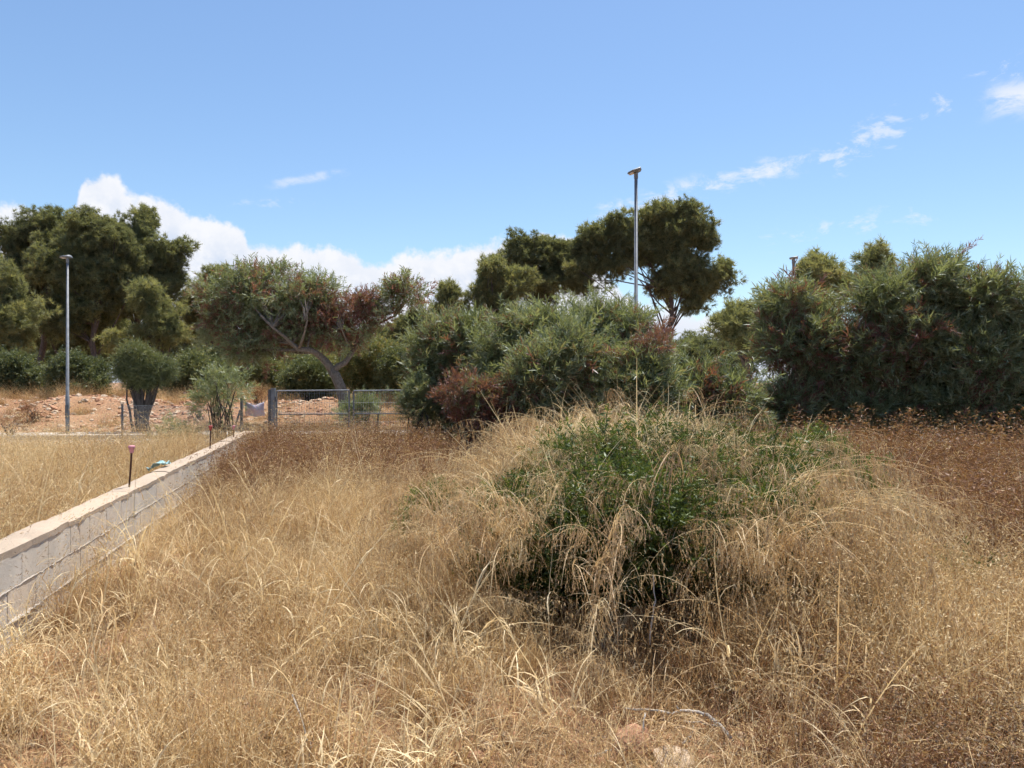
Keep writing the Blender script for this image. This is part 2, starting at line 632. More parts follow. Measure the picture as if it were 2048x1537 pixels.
def build_wall():
    rg = rng(11)
    root = empty('block_wall', wpt(WLEN / 2, 0.1, 0))
    tag(root, 'low unrendered grey concrete block wall running along the left of the field', 'wall')
    ang = math.atan2(WDIR[1], WDIR[0])

    def block_mesh(L, seed):
        r = rng(seed)
        m = MB()
        h, w, b = 0.194, 0.2, 0.006
        m.box((0, 0, 0), (L, w, h))
        m.v = [p + r.uniform(-0.0006, 0.0003, 3) for p in m.v]
        me = m.mesh('block', BLOCK)
        return me
    full = [block_mesh(0.392, s) for s in range(3)]
    half = block_mesh(0.1965, 9)

    def put(me, t, z):
        o = bpy.data.objects.new('block', me)
        COL.objects.link(o)
        q = wpt(t, 0.0 + rg.uniform(-0.0012, 0.0004), z)
        o.parent = root
        o.location = Vector(q) - root.location
        o.rotation_euler = (0, 0, ang)
    # blocks extend from the field face away from the field: local +y is to the left of the direction
    for c in range(4):
        z = -0.2 + 0.2 * c
        t = 0.0
        if c % 2:
            put(half, 0.0, z)
            t = 0.2
        while t + 0.4 <= WLEN + 0.01:
            put(full[int(rg.integers(3))], t, z)
            t += 0.4
        if WLEN - t > 0.15:
            put(half, t, z)
    # mortar: a slightly recessed core plus squeezed-out beads along the bed joints
    m = MB()
    c = [wpt(0, 0.0015, -0.22), wpt(WLEN - 0.004, 0.0015, -0.22), wpt(WLEN - 0.004, 0.1965, -0.22), wpt(0, 0.1965, -0.22)]
    i = len(m.v)
    for q in c + [p + np.array([0, 0, 0.83]) for p in c]:
        m.v.append(q)
        m.a.append(0.5)
    for q in ((0, 3, 2, 1), (4, 5, 6, 7), (0, 1, 5, 4), (1, 2, 6, 5), (2, 3, 7, 6), (3, 0, 4, 7)):
        m.f.append(tuple(i + k for k in q))
    m.build('mortar', MORTAR, root, origin=wpt(WLEN / 2, 0.1, 0))
    m = MB()
    for zj, amp in ((0.397, 0.006), (0.197, 0.012), (-0.003, 0.012)):
        n = int(WLEN / 0.03)
        pts, rad = [], []
        for k in range(n + 1):
            t = WLEN * k / n
            r = amp * (0.35 + 0.9 * float(vnoise(t, zj, 7, 5)) ** 1.5) * (0.6 + 0.8 * rg.random())
            pts.append(wpt(t, -r * 0.3, zj - 0.004 * rg.random() - 0.012 * max(0, rg.random() - 0.85) / 0.15))
            rad.append(r)
        m.tube(pts, rad, 6)
        for k in range(70):                                   # hardened drips under the bed joint
            if amp < 0.01:
                break
            t = rg.uniform(0, WLEN)
            L = rg.uniform(0.015, 0.05)
            m.tube([wpt(t, -0.002, zj), wpt(t + rg.normal(0, 0.006), -0.004, zj - L * 0.6), wpt(t, -0.001, zj - L)], [0.012, 0.009, 0.003], 5)
    m.build('mortar_bead', MORTAR, root, origin=wpt(WLEN / 2, 0.1, 0))
    # the mortar coping, cast in lengths
    edges = [0.0]
    while edges[-1] < WLEN - 1.0:
        edges.append(edges[-1] + rg.uniform(1.0, 1.7))
    edges[-1] = WLEN
    for a, b in zip(edges[:-1], edges[1:]):
        m = MB()
        n = max(6, int((b - a) / 0.06))
        nn = 6
        hz = rg.normal(0, 0.004)
        ts = np.linspace(a + 0.004, b - 0.004, n)
        top = [[None] * nn for _ in range(n)]
        for i_, t in enumerate(ts):
            lo = -0.004 + 0.012 * (float(vnoise(t, 1, 6, 6)) - 0.5) + 0.006 * (rg.random() - 0.5)
            hi = 0.205 + 0.012 * (float(vnoise(t, 9, 6, 7)) - 0.5)
            for j in range(nn):
                f = j / (nn - 1)
                z = 0.646 + hz + 0.010 * (float(vnoise(t, f * 0.2, 8, 8)) - 0.5) - 0.016 * abs(2 * f - 1) ** 4
                top[i_][j] = wpt(t, lo + (hi - lo) * f, z)
        base = len(m.v)
        for i_ in range(n):
            m.v += top[i_]
            bl, br = top[i_][0].copy(), top[i_][-1].copy()
            bl[2] = 0.592 + rg.normal(0, 0.003)
            br[2] = 0.592
            m.v += [bl, br]
        m.a = [0.5] * len(m.v)
        s = nn + 2
        for i_ in range(n - 1):
            p, q = base + i_ * s, base + (i_ + 1) * s
            for j in range(nn - 1):
                m.f.append((p + j, p + j + 1, q + j + 1, q + j))
            m.f.append((p, q, q + nn, p + nn))
            m.f.append((p + nn - 1, p + nn + 1, q + nn + 1, q + nn - 1))
            m.f.append((p + nn, q + nn, q + nn + 1, p + nn + 1))
        for e in (base, base + (n - 1) * s):
            m.f.append(tuple([e + nn] + [e + j for j in range(nn)] + [e + nn + 1]))
        m.build('coping', COPING, root, origin=wpt((a + b) / 2, 0.1, 0.62))
    # short return at the far end, up to the gate post
    o = empty('wall_return', (WALL_B[0] + 0.1, WALL_B[1], 0))
    tag(o, 'short grey block stub closing the far end of the low wall at the gate post', 'wall')
    for c in range(3):
        m = MB()
        m.box((WALL_B[0] + 0.008, WALL_B[1] - 0.19, 0.2 * c), (WALL_B[0] + 0.30, WALL_B[1] - 0.01, 0.2 * c + 0.19))
        m.build('block', BLOCK, o, origin=(WALL_B[0] + 0.1, WALL_B[1] - 0.1, 0.2 * c))
    m = MB()
    m.box((WALL_B[0] + 0.012, WALL_B[1] - 0.195, 0.592), (WALL_B[0] + 0.305, WALL_B[1] - 0.005, 0.64))
    m.build('coping', COPING, o, origin=(WALL_B[0] + 0.1, WALL_B[1] - 0.1, 0.6))


build_wall()


def build_rods():
    def rod(px, py, d, h, cap, label, lean):
        q = P(px, py, d)
        q = np.array([q[0], q[1], 0.0])
        t = np.dot(q[:2] - WALL_A, WDIR)
        b = wpt(t, 0.075, 0.63)
        root = empty('reinforcing_rod', b)
        tag(root, label, 'rod', 'rods standing along the wall top')
        m = MB()
        topp = b + np.array([lean, 0, h])
        m.tube([b, (b + topp) / 2 + [0.002, 0, 0], topp], [0.0085] * 3, 8)
        for k in range(int(h / 0.018)):
            c = b + (topp - b) * (k + 0.5) / (h / 0.018)
            m.tube([c - [0, 0, 0.003], c + [0, 0, 0.003]], [0.0102, 0.0102], 8)
        m.build('bar', RUST, root, origin=b)
        m = MB()
        z = topp
        m.tube([z - [0, 0, 0.035], z - [0, 0, 0.005], z + [0, 0, 0.008], z + [0, 0, 0.014], z + [0, 0, 0.028], z + [0, 0, 0.036], z + [0, 0, 0.039]],
               [0.0155, 0.021, 0.025, 0.0315, 0.0315, 0.026, 0.010], 14)
        m.build('safety_cap', cap, root, smooth=False, origin=z)
    rod(264, 972, 6.98, 0.375, PINK, 'rusty rebar with a pale pink safety cap, nearest on the low wall', 0.024)
    rod(402, 905, 10.9, 0.33, REDCAP, 'dark rebar with a small red cap beside the green bush behind the wall', 0.01)
    rod(466, 876, 13.1, 0.20, PINK, 'short rebar with a whitish pink cap near the far end of the wall', 0.0)


build_rods()


def build_litter():
    rg = rng(5)
    c = wpt(6.0, 0.36, 0.0)
    c = P(340, 925, 8.6)
    t = np.dot(c[:2] - WALL_A, WDIR)
    c = wpt(t, 0.16, 0.63)
    m = MB()
    n = 9
    g = [[None] * n for _ in range(n)]
    for i in range(n):
        for j in range(n):
            u, v = (i / (n - 1) - 0.5), (j / (n - 1) - 0.5)
            g[i][j] = c + np.array([u * 0.22 - 0.06, v * 0.16, 0.025 + 0.05 * float(vnoise(i, j, 0.6, 4)) - 0.12 * max(0, 0.1 - u) + 0.03 * rg.random()])
    for i in range(n):
        m.v += g[i]
    m.a = [0.5] * len(m.v)
    for i in range(n - 1):
        for j in range(n - 1):
            a = i * n + j
            m.f.append((a, a + 1, a + n + 1, a + n))
    o = m.build('plastic_scrap', CYAN, origin=c)
    sm = o.modifiers.new('thickness', 'SOLIDIFY')
    sm.thickness = 0.003
    tag(o, 'crumpled turquoise plastic scrap lying on the wall edge', 'litter')


build_litter()

# ------------------------------------------------------------------ gate, fence, banner
def build_gate():
    zb = 0.0
    px = -4.97
    post = empty('gate_post', (px, 15.05, zb))
    tag(post, 'tall grey steel gate post at the end of the low wall', 'post')
    m = MB()
    m.box((px - 0.075, 14.99, -0.1), (px - 0.022, 15.11, 1.50))
    m.build('flange', GALV_DARK, post, origin=(px, 15.05, 0))
    m = MB()
    m.box((px - 0.020, 15.0, -0.1), (px + 0.055, 15.10, 1.515))
    m.build('post_tube', GALV, post, origin=(px, 15.05, 0))
    m = MB()
    m.box((px - 0.024, 14.993, 1.517), (px + 0.059, 15.107, 1.528))
    m.build('post_cap', GALV, post, origin=(px, 15.05, 1.52))
    for z in (0.45, 1.3):
        m = MB()
        m.tube([(px + 0.057, 15.05, z - 0.05), (px + 0.057, 15.05, z + 0.05)], [0.018, 0.018], 8)
        m.build('hinge', GALV_DARK, post, origin=(px + 0.057, 15.05, z))
    post2 = empty('gate_post', (-1.80, 15.5, zb))
    tag(post2, 'grey steel gate post half hidden in the shrubs right of the gate', 'post')
    m = MB()
    m.box((-1.84, 15.46, -0.1), (-1.76, 15.54, 1.515))
    m.build('post_tube', GALV, post2, origin=(-1.8, 15.5, 0))

    def leaf(x0, x1, y0, y1, label):
        root = empty('gate_leaf', ((x0 + x1) / 2, (y0 + y1) / 2, 0.2))
        tag(root, label, 'gate', 'leaves of the wire mesh gate')
        at = lambda f, z: np.array([x0 + (x1 - x0) * f, y0 + (y1 - y0) * f, z])
        z0, z1 = 0.22, 1.47
        for nm, a, b, r in (('top_rail', at(0, z1), at(1, z1 + 0.012), 0.017), ('middle_rail', at(0.02, 0.985), at(0.98, 0.985), 0.013),
                            ('bottom_rail', at(0, z0), at(1, z0), 0.016), ('stile', at(0, z0), at(0, z1), 0.019), ('stile', at(1, z0), at(1, z1), 0.019)):
            m = MB()
            m.tube([a, b], [r, r], 8)
            m.build(nm, GALV, root, origin=(a + b) / 2)
        m = MB()
        n = int((x1 - x0) / 0.05)
        for k in range(1, n):
            a = at(k / n, z0)
            m.tube([a, at(k / n, z1)], [0.0032] * 2, 3, False)
        for z in np.arange(z0 + 0.2, z1, 0.2):
            m.tube([at(0, z), at(1, z)], [0.0026] * 2, 3, False)
        tag(m.build('wire_mesh', WIRE, root, origin=at(0.5, 0.8)), kind='stuff')
    leaf(-4.885, -3.425, 15.05, 15.25, 'left wire mesh gate leaf hung beside the tall grey post')
    leaf(-3.335, -1.86, 15.27, 15.48, 'right wire mesh gate leaf running into the green shrubs')


build_gate()


def build_fence():
    root = empty('chain_link_fence', (-9.0, 20.6, 0))
    tag(root, 'thin chain link fence on slim posts between the lamp post and the gate', 'fence')
    s0 = 20.3
    pts = [(-10.75, 20.0, 1.05, 0), (-6.72, 18.0, 1.25, 0), (-6.56, 17.6, 1.25, 0)]
    for x, y, h, l in pts:
        m = MB()
        m.tube([(x, y, -0.1), (x, y, h)], [0.03, 0.03], 8)
        m.build('post', GALV_DARK, root, origin=(x, y, 0))
    m = MB()
    m.tube([(-6.95, 17.7, 0.0), (-6.74, 17.98, 0.95)], [0.024, 0.024], 8)
    m.build('brace', GALV_DARK, root, origin=(-6.85, 17.8, 0.4))
    a, b = np.array([-10.75, 20.0, 0.05]), np.array([-6.72, 18.0, 0.05])
    m = MB()
    L = np.linalg.norm(b - a)
    n = int(L / 0.07)
    for k in range(-16, n):
        for sgn in (1, -1):
            f0, f1 = k / n, (k + 16) / n
            za, zb = (0.05, 1.02) if sgn > 0 else (1.02, 0.05)
            lo, hi = max(0, f0), min(1, f1)
            if hi <= lo:
                continue
            zz = lambda f: za + (zb - za) * (f - f0) / (f1 - f0)
            p, q = a + (b - a) * lo, a + (b - a) * hi
            p[2], q[2] = zz(lo), zz(hi)
            m.tube([p, q], [0.0019] * 2, 3, False)
    for z in (0.08, 0.55, 1.02):
        p, q = a.copy(), b.copy()
        p[2], q[2] = z, z
        m.tube([p, q], [0.003] * 2, 3, False)
    tag(m.build('chain_link', WIRE, root, origin=(-9, 19, 0.5)), kind='stuff')
    # banner tied between the fence corner and the gate post
    c = P(509, 819, 16.9)
    m = MB()
    nx, nz = 13, 9
    w, h = 0.44, 0.33
    for i in range(nx):
        for j in range(nz):
            u, v = i / (nx - 1), j / (nz - 1)
            x = (u - 0.5) * w
            z = (v - 0.5) * h - 0.05 * math.sin(math.pi * u) * v + 0.015 * math.sin(u * 9)
            y = 0.035 * math.sin(u * 7 + v * 2) + 0.03 * math.cos(v * 5)
            m.v.append(c + np.array([x, y, z]))
            m.a.append(0.5)
    for i in range(nx - 1):
        for j in range(nz - 1):
            a_ = i * nz + j
            m.f.append((a_, a_ + nz, a_ + nz + 1, a_ + 1))
    root = empty('banner', c)
    tag(root, 'small faded mauve grey banner sagging between the sapling and the gate post', 'banner')
    o = m.build('sheet', BANNER, root, True, origin=c)
    so = o.modifiers.new('thickness', 'SOLIDIFY')
    so.thickness = 0.004
    m = MB()
    m.tube([(-6.56, 17.6, 1.22), c + [-w / 2, 0.03, h / 2], c + [0, 0.0, h / 2 - 0.05], c + [w / 2, 0, h / 2], (-5.045, 15.05, 1.42)], [0.004] * 5, 5)
    m.build('cord', WIRE, root, origin=c)


build_fence()


def build_lamps():
    def lamp(px, d, top, r0, r1, label, L=0.46, zb=0.0, tilt=0.0):
        x = (px - CX) / F * d
        root = empty('street_lamp', (x, d, zb))
        tag(root, label, 'street lamp', 'street lamps along the road')
        m = MB()
        m.tube([(x, d, zb - 0.05), (x, d, zb + 1.1), (x, d, zb + 1.11), (x, d, top - 0.12)], [r0, r0, r0 * 0.84, r1], 14)
        m.build('pole', GALV, root, True, origin=(x, d, zb))
        m = MB()
        m.box((x - 0.16, d - 0.16, zb), (x + 0.16, d + 0.16, zb + 0.02))
        m.build('base_plate', GALV_DARK, root, origin=(x, d, zb))
        m = MB()
        for sx in (-1, 1):
            for sy in (-1, 1):
                m.tube([(x + sx * 0.12, d + sy * 0.12, zb + 0.02), (x + sx * 0.12, d + sy * 0.12, zb + 0.05)], [0.014] * 2, 6)
        tag(m.build('anchor_bolts', GALV_DARK, root, origin=(x, d, zb)), kind='stuff')
        m = MB()
        m.box((x - 0.035, d - r0 - 0.012, zb + 0.45), (x + 0.035, d - r0 + 0.02, zb + 0.85))
        m.build('access_door', GALV_DARK, root, origin=(x, d - r0, zb + 0.65))
        m = MB()
        hub = np.array([x, d, top - 0.06])
        m.tube([hub - [0, 0, 0.14], hub - [0, 0, 0.03], hub + [0, 0, 0.0]], [r1 * 1.25, r1 * 1.3, r1 * 1.2], 12)
        m.build('collar', GALV, root, origin=hub)
        # flat tapering luminaire pointing left, drooping slightly away from the mast
        m = MB()
        n = 13
        prof = []
        for k in range(n):
            u = k / (n - 1)
            xx = 0.10 - (L + 0.10) * u
            wd = 0.155 * math.sqrt(max(0.0, 1 - abs(2 * u - 0.8) ** 2.6 / 2.6)) * (1 if u < 0.97 else 0.55)
            wd = 0.155 * (min(1, (u + 0.03) / 0.14)) ** 0.5 * (min(1, (1.03 - u) / 0.35)) ** 0.6
            th = 0.075 * (1 - 0.72 * u) * (min(1, (u + 0.05) / 0.12))
            z = 0.045 - tilt * u
            prof.append((xx, wd, th, z))
        for xx, wd, th, z in prof:
            for a in range(12):
                an = 2 * math.pi * a / 12
                cz = math.sin(an)
                zz = th * cz if cz > 0 else 0.018 * cz
                m.v.append(np.array([x + xx, d + wd * math.cos(an), top - 0.06 + z + zz - 0.02]))
                m.a.append(0.5)
        for k in range(n - 1):
            for a in range(12):
                p, q = k * 12 + a, k * 12 + (a + 1) % 12
                m.f.append((p, q, q + 12, p + 12))
        m.f.append(tuple(range(12))[::-1])
        m.f.append(tuple((n - 1) * 12 + a for a in range(12)))
        m.build('luminaire', GALV, root, True, origin=hub)
        m = MB()
        z0 = top - 0.06 + 0.045 - 0.02 - 0.021
        c = x - L * 0.52
        for a in range(16):
            an = 2 * math.pi * a / 16
            for dz in (0.0, -0.010):
                dx = L * 0.33 * math.cos(an)
                m.v.append(np.array([c + dx, d + 0.10 * math.sin(an), z0 + dz - tilt * (0.10 - (c + dx - x)) / (L + 0.1)]))
                m.a.append(0.5)
        m.f.append(tuple(range(1, 32, 2)))
        for a in range(16):
            b = (a + 1) % 16
            m.f.append((2 * a, 2 * b, 2 * b + 1, 2 * a + 1))
        m.build('lens', LENS, root, origin=(c, d, z0))
    lamp(135, 21.9, 5.46, 0.056, 0.032, 'slim grey street lamp standing before the pines on the far left', 0.22, 0.11, 0.0)
    lamp(1272, 14.9, 6.04, 0.050, 0.034, 'tall grey street lamp with a tilted head rising above the middle shrubs', 0.17, 0.0, 0.06)
    lamp(1587, 22.4, 5.52, 0.066, 0.04, 'distant street lamp top just showing above the right hand shrub', 0.12, 0.11, 0.0)


build_lamps()


# ------------------------------------------------------------------ plant pieces that are scattered (templates are not placed themselves)
def template(mb, mat, name):
    o = bpy.data.objects.new(name, mb.mesh(name, mat))
    return o


def leaf(m, base, d, side, L, w, droop, var, seg=3):
    """A lanceolate leaf: ribbon tapering at both ends, drooping along its length."""
    d = unit(d)
    pts, wid = [], []
    p = np.array(base, float)
    for k in range(seg + 1):
        u = k / seg
        pts.append(p.copy())
        wid.append(w * max(0.06, math.sin(math.pi * (0.12 + 0.84 * u)) ** 0.8))
        d = unit(d + np.array([0, 0, -droop / seg]))
        p = p + d * (L / seg)
    side = unit(np.cross(d, side) if abs(np.dot(unit(side), d)) < 0.95 else np.cross(d, [0.3, 0.8, 0.1]))
    m.quad_strip(pts, wid, side, var)


def t_acacia(seed, n=20, L=0.108, w=0.0118, twig=0.33):
    r = rng(seed)
    m = MB()
    axis = [np.array([0, 0, 0.0])]
    d = np.array([0, 0, 1.0])
    for k in range(5):
        d = unit(d + r.normal(0, 0.13, 3))
        axis.append(axis[-1] + d * twig / 5)
    for a, b in zip(axis[:-1], axis[1:]):
        m.quad_strip([a, b], [0.006, 0.005], unit(r.normal(0, 1, 3)), 0.35)
    for i in range(n):
        u = 0.12 + 0.88 * i / (n - 1)
        k = min(4, int(u * 5))
        base = axis[k] + (axis[k + 1] - axis[k]) * (u * 5 - k)
        an = i * 2.4 + r.normal(0, 0.4)
        tilt = r.uniform(0.45, 1.15) * (1 - 0.45 * u)
        dd = np.array([math.cos(an) * math.sin(tilt), math.sin(an) * math.sin(tilt), math.cos(tilt)])
        leaf(m, base, dd, r.normal(0, 1, 3), L * r.uniform(0.7, 1.25), w * r.uniform(0.8, 1.25), r.uniform(0.1, 0.7), r.random(), 3)
    return m


def t_pine(seed, n=30, L=0.2, w=0.012, mat=None):
    r = rng(seed)
    m = MB()
    for s in range(3):
        c = r.normal(0, 0.09, 3) * [1, 1, 0.6]
        ax = unit(np.array([r.normal(0, 0.35), r.normal(0, 0.35), 1.0]))
        for i in range(n // 3):
            dd = unit(ax * 0.75 + unit(r.normal(0, 1, 3)) * 0.9)
            ln = L * r.uniform(0.7, 1.2)
            sd = unit(np.cross(dd, r.normal(0, 1, 3))) * w * 0.5
            m.tri(c - sd, c + sd, c + dd * ln, r.random())
    return m


def t_small(seed, mat, n=26, L=0.045, w=0.016, twig=0.24, spread=1.0, name='leafy_sprig'):
    r = rng(seed)
    m = MB()
    for b in range(3):
        d = unit(np.array([r.normal(0, 0.35 * spread), r.normal(0, 0.35 * spread), 1]))
        p = np.zeros(3)
        m.quad_strip([p, p + d * twig], [0.004, 0.003], unit(r.normal(0, 1, 3)), 0.3)
        for i in range(n // 3):
            u = (i + 0.5) / (n // 3)
            dd = unit(d * 0.6 + unit(r.normal(0, 1, 3)))
            q = p + d * twig * u
            ln, ww = L * r.uniform(0.7, 1.3), w * r.uniform(0.7, 1.2)
            sd = unit(np.cross(dd, r.normal(0, 1, 3))) * ww * 0.5
            m.quad(q, q + dd * ln * 0.5 - sd, q + dd * ln, q + dd * ln * 0.5 + sd, r.random())
    return m


def blade(m, r, base, yaw, tilt, L, w, bend, var, seg=4):
    """One grass blade or stem leaving base, bending over outwards as it rises."""
    hd = np.array([math.cos(yaw), math.sin(yaw), 0.0])
    side = np.array([-math.sin(yaw), math.cos(yaw), 0.0])
    if r.random() < 0.4:
        side = unit(side + hd * r.normal(0, 1))
    pts, wid = [], []
    p = np.array(base, float)
    el = math.pi / 2 - tilt
    for k in range(seg + 1):
        u = k / seg
        pts.append(p.copy())
        wid.append(w * (1 - 0.85 * u ** 1.5))
        p = p + (hd * math.cos(el) + np.array([0, 0, 1.0]) * math.sin(el)) * (L / seg)
        el -= bend / seg
    m.quad_strip(pts, wid, side, var)
    return pts


def spikelets(m, r, c, n, rad, L, w, var):
    for _ in range(n):
        q = c + r.normal(0, rad, 3)
        dd = unit(np.array([r.normal(0, 0.6), r.normal(0, 0.6), r.uniform(-0.9, 0.7)]))
        sd = unit(np.cross(dd, r.normal(0, 1, 3))) * w * 0.5
        ln = L * r.uniform(0.7, 1.3)
        m.quad(q, q + dd * ln * 0.45 - sd, q + dd * ln, q + dd * ln * 0.45 + sd, np.clip(var + r.normal(0, 0.1), 0, 1))


def t_grass(seed, n=46, L=(0.2, 0.5), w=0.0028, heads=9, rad=0.09, tilt=0.55, bend=1.2):
    r = rng(seed)
    m = MB()
    for i in range(n):
        b = np.array([r.normal(0, rad), r.normal(0, rad), -0.02])
        blade(m, r, b, r.uniform(0, 6.283), abs(r.normal(0, tilt)), r.uniform(*L), w * r.uniform(0.7, 1.5), r.normal(bend, 0.5), np.clip(r.normal(0.45, 0.25), 0, 1), 3)
    for i in range(heads):
        b = np.array([r.normal(0, rad), r.normal(0, rad), -0.02])
        pts = blade(m, r, b, r.uniform(0, 6.283), abs(r.normal(0, tilt * 0.6)), L[1] * r.uniform(0.8, 1.25), 0.0018, r.normal(0.6, 0.3), r.uniform(0.3, 0.8), 4)
        for q in pts[-2:]:
            spikelets(m, r, q, 5, 0.014, 0.017, 0.0035, r.uniform(0.35, 0.9))
    return m


def t_stalk(seed, L=0.95):
    """A tall coarse straw stem with a few broad dry leaf blades."""
    r = rng(seed)
    m = MB()
    yaw = 0.0
    pts = blade(m, r, np.zeros(3), yaw, r.uniform(0.1, 0.75), L, r.choice([0.005, 0.007, 0.010]), r.uniform(0.3, 1.7), r.uniform(0.55, 1.0), 9)
    for k in (1, 2, 3, 4, 5):
        if r.random() < 0.75:
            blade(m, r, pts[k], r.uniform(0, 6.283), r.uniform(0.2, 0.8), r.uniform(0.16, 0.42), r.uniform(0.006, 0.014), r.uniform(0.8, 2.2), r.uniform(0.5, 1.0), 5)
    if r.random() < 0.6:
        for q in pts[-3:]:
            spikelets(m, r, q, 7, 0.022, 0.022, 0.004, 0.6)
    return m


def t_fringe(seed, L=1.15, nb=34):
    """An arching grass stem whose far half hangs a curtain of fine drooping panicles."""
    r = rng(seed)
    m = MB()
    seg = 14
    el = math.radians(r.uniform(62, 80))
    end = math.radians(r.uniform(-75, -25))
    p = np.zeros(3)
    pts = [p.copy()]
    yaw = 0.0
    for k in range(seg):
        u = (k + 0.5) / seg
        e = el + (end - el) * (u ** 1.35)
        yaw += r.normal(0, 0.05)
        p = p + np.array([math.cos(e) * math.cos(yaw), math.cos(e) * math.sin(yaw), math.sin(e)]) * L / seg
        pts.append(p.copy())
    m.quad_strip(pts, [0.0078 * (1 - 0.6 * k / seg) for k in range(seg + 1)], np.array([0, 1.0, 0]), r.uniform(0.7, 1.0))
    m.quad_strip(pts, [0.005 * (1 - 0.65 * k / seg) for k in range(seg + 1)], unit(np.array([0.5, 0.2, 0.8])), r.uniform(0.7, 1.0))
    for i in range(nb):
        u = 0.38 + 0.62 * i / (nb - 1)
        k = min(seg - 1, int(u * seg))
        q = pts[k] + (pts[k + 1] - pts[k]) * (u * seg - k)
        out = np.array([r.normal(0, 0.03), r.normal(0, 0.035), r.uniform(-0.01, 0.02)])
        hang = r.uniform(0.05, 0.17)
        a, b, c = q, q + out, q + out * 1.5 + np.array([r.normal(0, 0.012), r.normal(0, 0.012), -hang])
        va = r.uniform(0.15, 0.75)
        sd = unit(np.array([r.normal(), r.normal(), 0.1]))
        m.quad_strip([a, b, (b + c) / 2 + r.normal(0, 0.005, 3), c], [0.002, 0.002, 0.0026, 0.0014], sd, va)
        for f in (0.25, 0.45, 0.65, 0.82, 1.0):
            s = b + (c - b) * f
            dd = unit(np.array([r.normal(0, 0.35), r.normal(0, 0.35), -1]))
            ln = r.uniform(0.016, 0.034)
            sv = unit(np.cross(dd, r.normal(0, 1, 3))) * 0.0028
            m.quad(s, s + dd * ln * 0.4 - sv, s + dd * ln, s + dd * ln * 0.4 + sv, np.clip(va + r.normal(0, 0.12), 0, 1))
    for k in (1, 2, 3, 4, 5):
        blade(m, r, pts[k], r.uniform(-1.6, 1.6), r.uniform(0.3, 0.9), r.uniform(0.2, 0.5), r.uniform(0.005, 0.008), r.uniform(1.0, 2.6), r.uniform(0.7, 1.0), 6)
    return m


def t_herb(seed, H=0.6, n=9, mat=None, leafw=0.010, dens=18):
    """A dry branching herb: upright wiry stems set with small withered leaves and seed heads."""
    r = rng(seed)
    m = MB()
    for i in range(n):
        yaw = r.uniform(0, 6.283)
        b = np.array([r.normal(0, 0.05), r.normal(0, 0.05), -0.02])
        pts = blade(m, r, b, yaw, abs(r.normal(0.1, 0.25)), H * r.uniform(0.6, 1.15), 0.004, r.normal(0.2, 0.3), 0.25, 6)
        for j in range(dens):
            k = r.integers(1, 7)
            q = pts[k] + r.normal(0, 0.025, 3)
            dd = unit(np.array([r.normal(), r.normal(), r.uniform(-0.3, 1.0)]))
            ln = r.uniform(0.015, 0.045)
            sd = unit(np.cross(dd, r.normal(0, 1, 3))) * leafw * 0.5 * r.uniform(0.6, 1.3)
            m.quad(q, q + dd * ln * 0.5 - sd, q + dd * ln, q + dd * ln * 0.5 + sd, r.random())
    return template(m, mat or HERB, 'dry_herb')


def t_oat(seed):
    """Wild oats: thin stem, open head of pale hanging spikelets."""
    r = rng(seed)
    m = MB()
    for i in range(3):
        pts = blade(m, r, np.array([r.normal(0, 0.03), r.normal(0, 0.03), 0]), r.uniform(0, 6.28), abs(r.normal(0.1, 0.2)), r.uniform(0.5, 0.85), 0.003, r.uniform(0.2, 0.9), 0.75, 6)
        for q in pts[3:]:
            for _ in range(3):
                o = q + np.array([r.normal(0, 0.03), r.normal(0, 0.03), r.uniform(-0.03, 0.01)])
                m.quad_strip([q, o], [0.001, 0.001], np.array([0, 1.0, 0]), 0.7)
                dd = unit(np.array([r.normal(0, 0.3), r.normal(0, 0.3), -1]))
                ln = r.uniform(0.022, 0.034)
                sd = unit(np.cross(dd, r.normal(0, 1, 3))) * 0.0035
                m.quad(o, o + dd * ln * 0.35 - sd, o + dd * ln, o + dd * ln * 0.35 + sd, r.uniform(0.8, 1))
    return template(m, STRAW, 'wild_oat')


def merge(dst, src, M, off, dv=0.0):
    """Copy one piece into a larger clump, rotated by M and moved by off."""
    i0 = len(dst.v)
    vv = np.asarray(src.v) @ M.T + off
    dst.v += list(vv)
    dst.a += [min(1.0, max(0.0, q + dv)) for q in src.a]
    dst.f += [tuple(k + i0 for k in f) for f in src.f]


def frame(d, spin):
    d = unit(d)
    x = unit(np.cross([0.0, 1.0, 0.05], d) if abs(d[1]) < 0.9 else np.cross([1.0, 0, 0], d))
    y = np.cross(d, x)
    c, s_ = math.cos(spin), math.sin(spin)
    return np.stack([x * c + y * s_, -x * s_ + y * c, d], 1)


def clump(seed, pieces, n, sd, mat, name, flat=1.0, out=0.6, up=0.7, size=(0.8, 1.2), cut=-2.0, shade=0.0, dead=0.0):
    """A spray of n pieces spread through a ball of radius 1.5 sd, pointing out and up."""
    r = rng(seed)
    m = MB()
    k = 0
    while k < n:
        o = unit(r.normal(0, 1, 3)) * r.random() ** 0.45 * 1.5
        if o[2] < cut:
            continue
        k += 1
        dd = o * out + r.normal(0, 0.3, 3) + np.array([0, 0, up])
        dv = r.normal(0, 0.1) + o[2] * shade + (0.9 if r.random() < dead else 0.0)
        merge(m, pieces[r.integers(len(pieces))], frame(dd, r.uniform(0, 6.283)) * r.uniform(*size), o * np.array([sd, sd, sd * flat]), dv)
    return template(m, mat, name)


